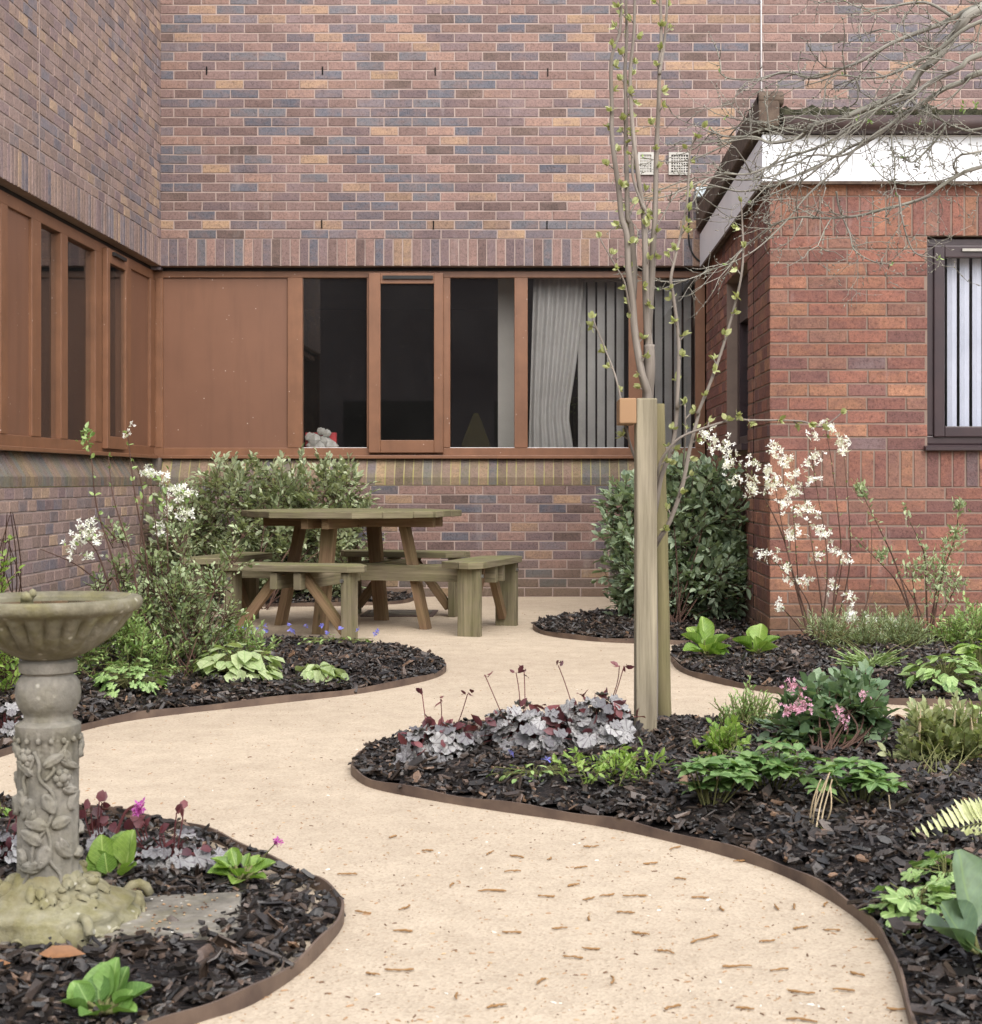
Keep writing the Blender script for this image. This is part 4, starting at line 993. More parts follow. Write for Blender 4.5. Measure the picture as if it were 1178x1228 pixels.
# ------------------------------------------------------------------ bare overhanging tree on the right
def z4(x, y): return (860 + x / 3.704, y / 3.704)
TX = 3.35; TY = 7.8
bt_ = thing('bare_tree', 'bare lichen grey tree reaching its twisted branches over the extension roof', 'tree', (TX, TY, 0))
LIMBS = [
    ([(1178, 40), (1090, 100), (1030, 190), (960, 270), (900, 320), (850, 400), (760, 440), (640, 490), (540, 530), (440, 550), (390, 580), (370, 610), (240, 635), (170, 610), (30, 605), (-30, 570)], .026, .0035, 7.7, 8.1),
    ([(1178, 20), (1060, 75), (960, 120), (850, 160), (760, 200), (640, 270), (540, 310), (430, 345), (300, 320), (200, 350), (60, 350), (10, 320)], .015, .0025, 7.9, 8.3),
    ([(1178, 92), (1000, 210), (900, 270), (820, 310), (740, 340), (640, 345), (560, 330)], .012, .0025, 7.5, 7.7),
    ([(1178, 320), (1100, 360), (1020, 390), (940, 440), (880, 480), (800, 530), (700, 610), (600, 650), (480, 720), (330, 790), (240, 830), (100, 850), (0, 830), (-100, 850)], .015, .0025, 7.6, 8.0),
    ([(850, 395), (870, 450), (930, 500), (1010, 545), (990, 600), (930, 670), (870, 720), (830, 700)], .009, .0025, 7.85, 7.6),
    ([(1178, 740), (1080, 775), (990, 830), (940, 870), (860, 900), (740, 930), (620, 960), (480, 970), (360, 965), (250, 1000), (130, 1090), (40, 1170), (-60, 1215), (-260, 1290)], .010, .002, 7.4, 7.7),
    ([(1178, 240), (1080, 300), (960, 360), (850, 430), (720, 480), (600, 560), (480, 640), (320, 700), (150, 770), (0, 780), (-220, 870), (-420, 900)], .014, .002, 7.4, 7.8),
    ([(760, 560), (640, 640), (520, 760), (400, 870), (300, 990), (170, 1110), (40, 1180)], .006, .002, 7.7, 7.5),
    ([(530, 850), (545, 930), (590, 1040), (610, 1110), (690, 1160), (780, 1175)], .0045, .0018, 7.6, 7.5),
    ([(810, 870), (820, 960), (850, 1070), (890, 1130), (990, 1145)], .0045, .0018, 7.4, 7.3),
    ([(775, 600), (778, 660), (790, 720), (790, 800), (800, 870)], .004, .0018, 7.65, 7.5),
    ([(1178, 570), (1080, 570), (1020, 548)], .007, .004, 7.5, 7.7),
    ([(840, 160), (830, 90), (870, 30), (890, 10)], .005, .002, 8.05, 8.0),
    ([(1040, 70), (920, 10), (740, 35), (640, 35), (560, 0)], .008, .002, 7.9, 8.0),
    ([(640, 490), (500, 545), (330, 520), (200, 545), (40, 520)], .007, .002, 7.95, 8.2),
    ([(390, 580), (250, 570), (130, 600), (-60, 690), (-190, 720), (-330, 700)], .006, .002, 8.05, 8.1),
    ([(700, 610), (560, 690), (420, 690), (280, 770), (130, 800), (-100, 790), (-330, 880)], .006, .002, 7.8, 7.9),
    ([(620, 345), (625, 440), (580, 480)], .004, .002, 7.7, 7.8),
    ([(1178, 670), (1080, 690), (1050, 740), (1060, 780), (900, 820), (760, 800), (690, 735)], .006, .002, 7.4, 7.6),
    ([(480, 720), (380, 800), (250, 860), (200, 880), (250, 905)], .005, .002, 7.85, 7.8),
    ([(440, 550), (330, 640), (280, 760), (200, 850), (150, 900)], .005, .002, 8.0, 7.8),
]
lm = MB(); tw = MB(); budm = LM()
def twig(p, d, L, r, depth, seg=5):
    pts = [p]; dd = d.copy()
    for i in range(seg):
        dd = (dd + rv(.26) + Vector((-.05, 0, -.05 if depth else .02))).normalized(); pts.append(pts[-1] + dd * (L / seg))
    tw.tube(pts, [r * (1 - .6 * i / seg) for i in range(seg + 1)], 5)
    for i in range(1, seg + 1):
        if random.random() < .7:
            q = (rv() * .5 + dd * .6).normalized(); tw.tube([pts[i], pts[i] + q * random.uniform(.008, .02)], [.003, .0022], 4)
        if depth > 0 and random.random() < .55: twig(pts[i], (dd + rv(.75)).normalized(), L * random.uniform(.35, .7), r * .65, depth - 1, 4)
fork = Vector((TX - .12, TY, 3.15))
tk = MB(); tk.tube(smooth_path([Vector((TX, TY, -.05)), Vector((TX + .02, TY, .9)), Vector((TX - .05, TY + .03, 2)), fork, Vector((TX - .3, TY, 3.9)), Vector((TX - .15, TY + .1, 5.2))], 5), [.085, .08, .078, .076, .074] + [.07] * 5 + [.066] * 5 + [.055] * 5 + [.045] * 4 + [.03, .025], 12)
tk.build('trunk', M['bare_bark'], bt_, True)
for pts, r0, r1, d0, d1 in LIMBS:
    n = len(pts); q = []
    if pts[0][0] == 1178:
        f0 = P(*z4(*pts[0]), d0); e = Vector((TX - .12, TY, min(4.2, max(2.3, f0.z + .25)))); q += [e, e.lerp(f0, .5) + Vector((0, 0, .05))]
    for i, (x, y) in enumerate(pts):
        q.append(P(*z4(x, y), d0 + (d1 - d0) * i / (n - 1) + random.uniform(-.03, .03)))
    P3 = smooth_path(q, 5); n = len(P3)
    lm.tube(P3, [1.25 * (r0 + (r1 - r0) * (i / (n - 1)) ** .7) * random.uniform(.9, 1.12) for i in range(n)], 7)
    for i in range(4, n - 1):
        if random.random() < .3:
            ax = (P3[i + 1] - P3[i]).normalized(); d = (ax + rv(.62)).normalized()
            twig(P3[i], d, random.uniform(.12, .42), max(.0022, min(.0042, r0 * .35)), 1)
        elif random.random() < .5:
            k = (P3[i + 1] - P3[i]).normalized().cross(rv()).normalized(); tw.tube([P3[i], P3[i] + k * random.uniform(.012, .028)], [.004, .003], 4)
    if random.random() < .5:
        for k in range(4): budm.add(P3[-1], rv() + Vector((0, 0, .5)), rv(), random.uniform(.012, .024), 1.2)
lm.build('branch', M['bare_bark'], bt_, True); tw.build('twig', M['bare_bark'], bt_, True)
for px, py in ((1155, 128), (1172, 126), (1030, 145), (1044, 148), (1066, 132), (1105, 148)):
    for k in range(7): budm.add(P(px + random.uniform(-4, 4), py + random.uniform(-3, 3), 7.9), rv() + Vector((0, 0, .6)), rv(), random.uniform(.015, .03), 1.3)
budm.build('foliage', 'ovate', M['fresh'], bt_)

# ------------------------------------------------------------------ stone bird bath on a slab
BD = 3.25; bb = Vector(((58 - CX) * BD / F, BD, 0)); SC = F / BD
zb = lambda py: H - (py - CY) / SC
bath = thing('bird_bath', 'weathered cast stone bird bath with fluted bowl and leaf carved column', 'bird bath', bb)
m = MB()
m.lathe([(.05, zb(1070)), (.0605, zb(1066)), (.060, zb(960)), (.0605, zb(884)), (.064, zb(882)), (.065, zb(868)), (.058, zb(865)), (.050, zb(863)), (.048, zb(858)), (.049, zb(855)), (.056, zb(850)), (.063, zb(841)), (.0655, zb(830)), (.063, zb(818)), (.055, zb(811)), (.049, zb(808.5)), (.049, zb(807)), (.057, zb(805)), (.0585, zb(799)), (.057, zb(793)), (.050, zb(790.5)), (.046, zb(788))], bb, 72,
        lambda i, a: 1 + (.022 * math.cos(14 * a) if i in (1, 2, 3) else 0) + (.012 * math.cos(16 * a) if i in (4, 5) else 0))
colm = m.build('column', M['stone'], bath, True)
es = colm.modifiers.new('edge', 'EDGE_SPLIT'); es.split_angle = R(50)
m = MB(); NF = 26
prof = [(.046, zb(790)), (.057, zb(788)), (.080, zb(782)), (.103, zb(774)), (.119, zb(766)), (.139, zb(754)), (.152, zb(744)), (.163, zb(738)), (.168, zb(735.5)), (.172, zb(734)), (.183, zb(731)), (.188, zb(726)), (.1885, zb(720)), (.184, zb(716)), (.172, zb(716)), (.160, zb(720)), (.14, zb(727)), (.08, zb(739)), (.02, zb(744))]
def flute(i, a):
    return 1 + ({4: .045, 5: .055, 6: .05, 7: .03}.get(i, 0)) * (abs(math.cos(NF * a / 2)) * 2 - 1.0)
m.lathe(prof, bb, 208, flute); b_ = m.build('bowl', M['stone_bowl'], bath, True)
es = b_.modifiers.new('edge', 'EDGE_SPLIT'); es.split_angle = R(60)
m = MB(); m.add([bb + Vector((.156 * math.cos(2 * math.pi * k / 48), .156 * math.sin(2 * math.pi * k / 48), zb(722))) for k in range(48)], [tuple(range(48))]); m.build('water', M['water'], bath)
m = MB(); c = bb + Vector((-.05, .02, zb(717))); m.ball(c, .016, 8, (1, .8, .8), .2); m.ball(c + Vector((.012, 0, .008)), .009, 8, (1, 1, 1), .1)
tag(m.build('pebble', M['stone_base'], None, True, loc=c), 'small dark stone lying in the bowl of the bird bath', 'pebble')
# vine relief wound over the column
rel = MB(); RC = .0605
def onc(th, z, h=0.0): return bb + Vector(((RC + h) * math.cos(th), (RC + h) * math.sin(th), z))
def rleaf(th0, z0_, al, L, W):
    ns, ntt = 9, 6; vs = []; fs = []
    for i in range(ns + 1):
        s_ = i / ns; hw = W * math.sin(math.pi * min(1, s_ * .97 + .03)) ** .8 * (1 - .25 * s_)
        for j in range(ntt + 1):
            t_ = j / ntt * 2 - 1; du = s_ * L * math.cos(al) - t_ * hw * math.sin(al); dz = s_ * L * math.sin(al) + t_ * hw * math.cos(al)
            h = .0005 + .0085 * (1 - abs(t_) ** 2.2) + .004 * s_ - .0035 * math.exp(-(t_ / .13) ** 2) + .0012 * math.cos(14 * s_ - 5 * abs(t_))
            if i in (0, ns) or j in (0, ntt): h = -.002 if (i == 0) else .001
            vs.append(onc(th0 + du / RC, z0_ + dz, h))
    for i in range(ns):
        for j in range(ntt): fs.append((i * (ntt + 1) + j, i * (ntt + 1) + j + 1, (i + 1) * (ntt + 1) + j + 1, (i + 1) * (ntt + 1) + j))
    rel.add(vs, fs)
front = -math.pi / 2
for th, z_, al, L, W in ((-.15, 925, 2.4, .05, .014), (.1, 915, .6, .05, .014), (.5, 905, -.5, .055, .012), (-.2, 950, -1.9, .05, .017), (.12, 945, -1.1, .05, .018), (-.55, 940, -1.4, .05, .016), (.6, 940, -.3, .04, .014), (-.3, 985, 1.2, .04, .015), (.25, 985, 2.9, .05, .018), (.3, 985, .35, .045, .017), (.1, 1005, 2.6, .055, .019), (.25, 1005, -1.9, .055, .019), (.45, 1002, -.9, .05, .017), (-.6, 1010, -1.2, .04, .015), (-.35, 1035, .4, .045, .015), (.05, 1035, 3.0, .05, .016), (.75, 1025, 1.9, .05, .016), (.85, 970, 1.2, .05, .016), (-.8, 975, 1.8, .045, .016), (.8, 915, 1.9, .04, .014), (-.6, 905, 2.2, .04, .014)):
    rleaf(front + th * 1.25, zb(z_), al, L, W)
for k in range(10): rleaf(random.uniform(0, math.pi), zb(random.uniform(890, 1050)), random.uniform(0, 6.28), .05, .016)
for th0, z0_, th1, z1_ in ((-.6, 1055, .5, 960), (.5, 960, -.2, 895), (.7, 1060, .2, 985), (.2, 930, .9, 885), (-.7, 960, -.2, 900)):
    rel.tube(smooth_path([onc(front + th0 + (th1 - th0) * t_ + .12 * math.sin(9 * t_), zb(z0_ + (z1_ - z0_) * t_), .002) for t_ in (0, .25, .5, .75, 1)], 4), .0042, 6)
for th, z_ in ((-.45, 903), (.75, 928)):
    rel.ball(onc(front + th, zb(z_), .004), .012, 8)
    for k in range(6): rel.ball(onc(front + th + .19 * math.cos(k * 1.05), zb(z_) + .0125 * math.sin(k * 1.05), .003), .0085, 7)
for k in range(16): rel.ball(onc(k * math.pi / 8, zb(884), .004), .006, 6, (1, 1, 1.2))
rel.build('vine_relief', M['stone'], bath, True)
# base: squared plinth with scrolls, leaves and small curled animals
m = MB()
def sq(i, a):
    c = abs(math.cos(2 * (a - math.pi / 4 + .18))); return 1 + ({0: .2, 1: .22, 2: .21, 3: .19, 4: .19, 5: .13, 6: .06}.get(i, 0)) * c + .03 * math.sin(5 * a + i)
m.lathe([(.148, .012), (.158, .02), (.158, .046), (.146, .056), (.152, .068), (.136, .078), (.106, .094), (.084, .108), (.068, .122), (.06, .14)], bb, 64, sq)
for k in range(4):
    a = math.pi / 4 - .18 + k * math.pi / 2; c = bb + Vector((.170 * math.cos(a), .170 * math.sin(a), .036)); m.ball(c, .036, 12, (1, 1, 1.05), .04)
    tdir = Vector((-math.sin(a), math.cos(a), 0)); pts = []
    for j in range(14):
        q = j * .62; rr_ = .032 - .0019 * j; pts.append(c + Vector((math.cos(a), math.sin(a), 0)) * (.018 + rr_ * math.cos(q)) + Vector((0, 0, .018 + rr_ * math.sin(q))) + tdir * .012)
    m.tube(pts, [.011 - .0004 * j for j in range(14)], 8)
def plate(c, az, tilt, L, W):
    """a carved leaf lying on the slope of the plinth"""
    rx = Vector((math.cos(az), math.sin(az), -tilt)).normalized(); ry = Vector((-math.sin(az), math.cos(az), 0)); rz = rx.cross(ry); vs = []; fs = []
    for i in range(7):
        f = i / 6; hw = W * math.sin(math.pi * (f * .94 + .03)) ** .7
        for j in range(5):
            t_ = j / 2 - 1; vs.append(c + rx * (L * f) + ry * (hw * t_) + rz * (.004 * (1 - t_ * t_) + .006 * math.sin(3 * f) - (.002 if j == 2 else 0) - (.006 if j in (0, 4) else 0)))
    for i in range(6):
        for j in range(4): fs.append((i * 5 + j, i * 5 + j + 1, i * 5 + 6 + j, i * 5 + 5 + j))
    m.add(vs, fs)
for k in range(64):
    a = random.uniform(0, 2 * math.pi); r_ = random.uniform(.058, .125); zz = .130 - (r_ - .058) * .86
    plate(bb + Vector((r_ * math.cos(a), r_ * math.sin(a), zz + .004)), a + random.gauss(0, .9), random.uniform(.2, .8), random.uniform(.028, .048), random.uniform(.009, .015))
for k in range(60):
    a = random.uniform(0, 2 * math.pi); r_ = random.uniform(.06, .135)
    m.ball(bb + Vector((r_ * math.cos(a), r_ * math.sin(a), .128 - (r_ - .058) * .86)), random.uniform(.003, .007), 6, (1.2, 1, .8), .2)
for k in range(22):
    a = k * math.pi / 11 + .1; c = abs(math.cos(2 * (a - math.pi / 4 + .18))); r_ = .158 * (1 + .21 * c) + .002
    p0 = bb + Vector((r_ * math.cos(a), r_ * math.sin(a), .032)); tdir = Vector((-math.sin(a), math.cos(a), 0))
    m.tube([p0 + tdir * (.013 * math.cos(q)) + Vector((0, 0, .011 * math.sin(q))) for q in [j * .7 for j in range(10)]], [.0042] * 10, 5)
for a, sc_ in ((-.3, .78), (-2.6, .85), (1.2, .8), (-1.0, .5)):
    c = bb + Vector((.092 * math.cos(a), .092 * math.sin(a), .108)); m.ball(c, .026 * sc_, 12, (1.15, 1, .95), .06); h = c + Vector((.016 * math.cos(a), .016 * math.sin(a), .022)) * sc_; m.ball(h, .016 * sc_, 10, (1.2, 1, .85), .05)
    for sg in (-1, 1): m.ball(h + Vector((.009 * sg, -.004, .011)) * sc_, .0045 * sc_, 6); m.ball(c + Vector((.022 * sg, -.014, -.016)) * sc_, .012 * sc_, 8, (1, 1.5, .6), .08)
    m.ball(c + Vector((0, .018, -.008)) * sc_, .018 * sc_, 8, (1, 1.2, .8), .1)
m.build('base', M['stone_base'], bath, True)
m = MB(); c = G(205, 1115); m.beam(Vector((bb.x - .36, bb.y - .06, .019)), Vector((bb.x + .38, bb.y + .063, .019)), .33, .036)
s_ = m.build('paving_slab', M['slab'], None, bevel=.006, loc=(bb.x, bb.y, 0)); tag(s_, 'pale concrete paving slab under the bird bath', 'slab')

m = MB()
for k in range(260):
    fx, fy = random.uniform(-.34, .36), random.uniform(-.15, .15)
    m.ball((bb.x + fx, bb.y + fx * .166 + fy, .039), random.uniform(.0015, .0042), 5, (1.2, 1, .6), .25)
tag(m.build('slab_grit', M['grit'], None), 'crumbs and grit scattered on the concrete slab under the bird bath', 'grit', kind='stuff')
# ------------------------------------------------------------------ opposite wing of the courtyard, behind the viewer (seen mirrored in the windows)
op = thing('brick_building', 'opposite brick wing of the courtyard behind the viewer', 'building', (0, -8, 0))
m = MB(); m.box(-9, 9, -8.3, -8, 0, 5.8); m.build('wall', M['brick'], op)
for k in range(5):
    m = MB(); m.box(-7.5 + 3.2 * k, -5.6 + 3.2 * k, -8, -7.97, 1.1, 2.6); m.build('window', M['dark'], op)

# ------------------------------------------------------------------ planting
def proot(name, label, cat, px, py, key=None, group=None, z=None):
    g = G(px, py, .03); zz = bedz(key, g.x, g.y) if key else 0.0
    return thing(name, label, cat, (g.x, g.y, zz if z is None else z), group), Vector((g.x, g.y, zz))
def sprays(root, base, d0, blobs, ntw, nl, L, tl, tpl, lmat, smat, up=.35, wmul=1.0, stems=8, zmin=.05, shell=.45, dz=.22, clusterw=None, flat=.6, stem_r=.008, upT=0.15):
    """leafy twigs filling a set of uneven blobs; blobs = (px, py, radius[, depth offset])"""
    lm = LM(); sm = MB(); cs = []
    for b in blobs: cs.append((P(b[0], b[1], d0 + (b[3] if len(b) > 3 else 0)), b[2]))
    wts = np.array([r ** 2.2 for _, r in cs]); wts /= wts.sum()
    for c, r in cs:
        for k in range(max(1, stems * 3 // len(cs))):
            tip = c + rv(r * .35); b0 = base + Vector((random.uniform(-.06, .06), random.uniform(-.05, .05), -.02)); mid = b0.lerp(tip, .5) + rv(.03); mid.z = b0.z + (tip.z - b0.z) * .6
            sm.tube(smooth_path([b0, mid, tip], 4), [stem_r * (1 - .07 * i) for i in range(9)], 5)
    for i in range(ntw):
        c, r = cs[rng.choice(len(cs), p=wts)]
        u = Vector(unit(rng.normal(0, 1, 3))); q = random.random() ** shell
        p = c + u * (r * q * random.uniform(.85, 1.12)); p.y = c.y + (p.y - c.y) * .8
        if p.z < zmin: continue
        D_ = (u * .7 + Vector((0, 0, up)) + rv(.4)).normalized(); l_ = tl * random.uniform(.6, 1.3)
        side = D_.cross(Vector((0, 0, 1)) + rv(.3)).normalized(); nrm = side.cross(D_).normalized()
        if nrm.z < 0: nrm = -nrm
        sm.tube([p - D_ * (l_ * .3), p + D_ * l_ * .5, p + D_ * l_], [.0028, .002, .0012], 4, False)
        k = max(3, int(nl * random.uniform(.7, 1.3)))
        for j in range(k):
            f = (j + .5) / k; sg = 1 if j % 2 else -1
            T = (D_ * (.35 + .5 * f) + side * (sg * (1 - .75 * f)) + rv(.25) + Vector((0, 0, upT))).normalized()
            N_ = (nrm * flat + Vector((0, 0, .5)) + rv(.35))
            lm.add(p + D_ * (l_ * f), T, N_, L * random.uniform(.6, 1.25), wmul * random.uniform(.8, 1.2))
    sm.build('stems', smat, root); return lm.build('foliage', tpl, lmat, root)
def blossom(lm, gl, c, r, n, L):
    for i in range(n):
        p = c + rv(r * .55); ax = (rv() + Vector((0, -.7, .2))).normalized(); x = ax.orthogonal().normalized(); y = ax.cross(x); a0 = random.uniform(0, 6.28)
        for k in range(5):
            a = a0 + k * 1.2566; T = x * math.cos(a) + y * math.sin(a) + ax * .35; lm.add(p, T, ax + rv(.15), L * random.choice((.55, .8, 1, 1.1, 1.25)), random.uniform(.7, 1.3))
    if gl is not None:
        for i in range(max(2, n // 4)): gl.add(c + rv(r * .5), rv() + Vector((0, 0, .5)), rv(), random.uniform(.02, .035), 1.0)
def stem3(pts, d, r0, r1, sm, jit=.0, k=5):
    q = smooth_path([P(x, y, d + jit * math.sin(i * 2.3 + x)) for i, (x, y) in enumerate(pts)], k); n = len(q)
    sm.tube(q, [r0 + (r1 - r0) * i / (n - 1) for i in range(n)], 6); return q
def dome(root, base, Rr, Hh, n, L, tpl, lmat, smat, tilt=.6, wmul=1.0, asp=1.0, pet=.0016, out=.35, lift=0.0, inner=.7):
    """mounded clump: leaves held on stalks over a dome"""
    lm = LM(); sm = MB()
    for i in range(n):
        a = random.uniform(0, 2 * math.pi); e = math.asin(random.uniform(.02, 1)); q = random.uniform(inner, 1)
        u = Vector((math.cos(a) * math.cos(e), math.sin(a) * math.cos(e), math.sin(e)))
        p = base + Vector((u.x * Rr * q, u.y * Rr * asp * q, lift + u.z * Hh * q))
        N_ = (u * (1 - tilt) + Vector((0, 0, tilt)) + rv(.22)).normalized(); h = Vector((u.x, u.y, -.25)) + rv(out)
        T = (h - N_ * h.dot(N_)).normalized(); l_ = L * random.uniform(.6, 1.2)
        o = p - T * l_ * .15
        lm.add(o, T, N_, l_, wmul * random.uniform(.85, 1.15))
        if pet: sm.tube([base + Vector((u.x * .02, u.y * .02, -.01)), base.lerp(o, .5) + Vector((0, 0, Hh * .18)), o], [pet * 1.2, pet, pet * .8], 4, False)
    if pet: sm.build('stalks', smat, root)
    return lm.build('foliage', tpl, lmat, root)

# olive evergreen by the corner
r, b = proot('evergreen_shrub', 'wide olive green evergreen shrub in the corner behind the picnic table', 'shrub', 310, 726, 'back_corner')
sprays(r, b, 12.15, [(290, 612, .34), (395, 610, .29), (228, 632, .28), (345, 655, .42), (255, 682, .34), (425, 636, .19), (300, 700, .32), (205, 672, .22), (350, 602, .24), (400, 672, .26), (270, 580, .15), (412, 582, .13), (310, 715, .26), (190, 695, .18), (240, 705, .22), (380, 705, .24), (325, 572, .1)], 1900, 8, .060, .15, 'ovate', M['elaeagnus'], M['dark_stem'], stems=9, shell=.55, stem_r=.006)
r, b = proot('evergreen_shrub', 'dense dark green rounded shrub growing against the side of the red extension', 'shrub', 808, 752, 'right_back')
sprays(r, b, 10.25, [(812, 615, .31), (765, 630, .20), (868, 622, .22), (812, 675, .36), (762, 688, .19), (872, 682, .21), (812, 588, .18), (752, 605, .12), (778, 715, .2), (848, 712, .2), (856, 582, .13), (742, 655, .1), (888, 655, .14), (890, 708, .13), (812, 735, .17), (770, 728, .13), (860, 735, .13), (808, 715, .2, -.2), (855, 695, .2, -.2), (770, 690, .15, -.2), (735, 635, .06)], 1750, 7, .064, .125, 'ovate', M['elaeagnus_dark'], M['dark_stem'], stems=8, shell=.65, wmul=1.1, stem_r=.005)

# left bed: blossoming stems and loose shrubs
def z7(x, y): return (60 + x / 3.41, 500 + y / 3.41)
r, b = proot('blossoming_shrub', 'slender shrub with a white blossom cluster above the rim of the bird bath', 'shrub', 165, 812, 'left_back')
sm = MB(); fl = LM(); gl = LM(); tl_ = LM(); d = 7.1
paths = [[(165, 812), (150, 730), z7(250, 560), z7(190, 360), z7(170, 170), z7(148, 60)], [(167, 812), (165, 720), z7(330, 560), z7(260, 330), z7(240, 160)], [(160, 810), (140, 700), z7(215, 680), z7(100, 600), z7(-40, 540)], [(165, 812), (175, 740), z7(400, 620), z7(345, 300), z7(330, 170), z7(315, 50)], [(163, 812), (130, 700), (115, 660), (100, 645)]]
for p in paths:
    q = stem3(p, d, .006, .0016, sm, .04)
    for i in range(8, len(q), 2):
        if q[i].z > .75:
            for k in range(2): gl.add(q[i], rv() + Vector((0, 0, .6)), rv(), random.uniform(.016, .035), random.uniform(.8, 1.2))
for p in ((148, 58), (150, 90), (148, 112)):
    for k in range(10): gl.add(P(*z7(*p), d) + rv(.012), rv() + Vector((0, 0, .8)), rv(), random.uniform(.02, .036), 1)
for p in ((320, 60), (335, 30), (310, 80)): blossom(fl, None, P(*z7(*p), d), .02, 4, .010)
for p in ((125, 470), (160, 450), (190, 500), (100, 535), (155, 570), (140, 500), (180, 475)): blossom(fl, gl, P(*z7(*p), d), .032, 11, .017)
sm.build('stems', M['dark_stem'], r, True); gl.build('foliage', 'ovate', M['fresh'], r); fl.build('blossom', 'petal', M['petal_white'], r)
r, b = proot('blossoming_shrub', 'taller white flowered shrub in front of the olive evergreen', 'shrub', 203, 800, 'left_back')
sm = MB(); fl = LM(); gl = LM(); d = 7.4
for p in ([(203, 800), (202, 720), (201, 650), (200, 600), (196, 575)], [(203, 800), (196, 700), (188, 640), (180, 570)], [(203, 800), (212, 700), (222, 640), (222, 600)], [(203, 800), (170, 680), (172, 600), (165, 560)], [(204, 790), (215, 690), z7(590, 450)]):
    q = stem3(p, d, .006, .0018, sm, .04)
    for i in range(6, len(q)):
        if q[i].z > .7: gl.add(q[i] + rv(.012), rv() + Vector((0, 0, .6)), rv(), random.uniform(.02, .045), random.uniform(.8, 1.2))
for p in ((400, 220), (420, 235), (475, 255), (500, 290), (530, 300), (560, 310), (545, 320), (560, 390), (545, 400), (440, 460), (455, 465), (480, 375), (475, 715)): blossom(fl, gl, P(*z7(*p), d), .030, 10, .017)
sm.build('stems', M['dark_stem'], r, True); gl.build('foliage', 'ovate', M['fresh'], r); fl.build('blossom', 'petal', M['petal_white'], r)
r, b = proot('loose_shrub', 'loose grey green small leaved shrub left of the picnic table benches', 'shrub', 228, 822, 'left_back')
sprays(r, b, 7.15, [(210, 715, .15), (165, 740, .14), (240, 760, .15), (280, 672, .045), (258, 700, .07), (150, 690, .06), (205, 780, .17), (138, 645, .045), (292, 640, .03), (180, 680, .06), (250, 795, .12), (218, 650, .05), (200, 820, .1), (120, 712, .05), (272, 740, .06)], 760, 8, .026, .085, 'ovate', M['grey_green'], M['dark_stem'], stems=7, shell=.8, up=.8, stem_r=.003, wmul=1.2)
r, b = proot('feathery_perennial', 'feathery green mound beside the neck of the bird bath', 'plant', 130, 805, 'left_back')
sprays(r, b, 6.95, [(125, 765, .13), (165, 780, .12), (105, 790, .09), (150, 745, .08), (190, 800, .09), (285, 775, .1, .3), (310, 780, .06, .3)], 300, 10, .026, .085, 'lance', M['fresh'], M['green_stem'], stems=8, shell=.7, up=.6, stem_r=.003, wmul=1.5)
r, b = proot('leafy_perennial', 'pale green serrated clump at the front edge of the left bed', 'plant', 158, 838, 'left_back')
dome(r, b, .16, .13, 70, .055, 'palm', M['geranium'], M['green_stem'], .5, .9)
r, b = proot('hosta', 'pale cream green leafy patch in the middle of the left bed', 'plant', 282, 822, 'left_back')
dome(r, b, .20, .13, 90, .085, 'broad', M['hosta'], M['green_stem'], .55, 1.2, asp=.6)
r, b = proot('hosta', 'single low pale hosta rosette near the tip of the left bed', 'plant', 381, 818, 'left_back')
dome(r, b, .11, .08, 26, .10, 'hosta', M['hosta'], M['green_stem'], .5, .9, inner=.35)
for i, (px, py, rr, n, lab) in enumerate(((285, 785, .16, 14, 'low vine with violet blue flowers beside the left end of the picnic bench'), (400, 783, .26, 10, 'low vine with violet blue flowers along the back edge of the left bed'), (640, 945, .15, 3, 'low vine with two violet blue flowers in front of the silver foliage'))):
    key = 'left_back' if i < 2 else 'island'; r, b = proot('periwinkle', lab, 'plant', px, py, key)
    dome(r, b, rr, .05, 90 if i < 2 else 45, .03, 'ovate', M['fresh'], M['green_stem'], .6, 1.2, asp=.45, inner=.1)
    fl = LM()
    spots = [(random.uniform(-rr, rr), random.uniform(-rr, rr) * .4) for k in range(n)] if i < 2 else [(-.07, .05), (.035, -.03)]
    for dx, dy in spots:
        fl = LM(); blossom(fl, None, b + Vector((dx, dy, .06 if i == 2 else random.uniform(.05, .1))), .004, 2, .015); fl.build('flower', 'petal', M['petal_blue'], r)
r, b = proot('lime_shrub', 'lime leaved sprig at the left edge above the bird bath', 'shrub', 4, 830, 'left_back')
sprays(r, b, 6.4, [(2, 690, .06), (8, 650, .04), (12, 615, .025), (-10, 720, .12), (5, 800, .09), (8, 830, .08), (-20, 780, .14)], 130, 7, .03, .08, 'ovate', M['lime'], M['dark_stem'], stems=10, shell=.7, up=.8, stem_r=.004, wmul=1.2)
r, b = proot('silver_heuchera', 'small silver leaved clump half hidden behind the bird bath column', 'plant', 8, 880, 'left_back')
dome(r, b, .11, .09, 30, .06, 'round', M['heuchera'], M['red_stem'], .5)

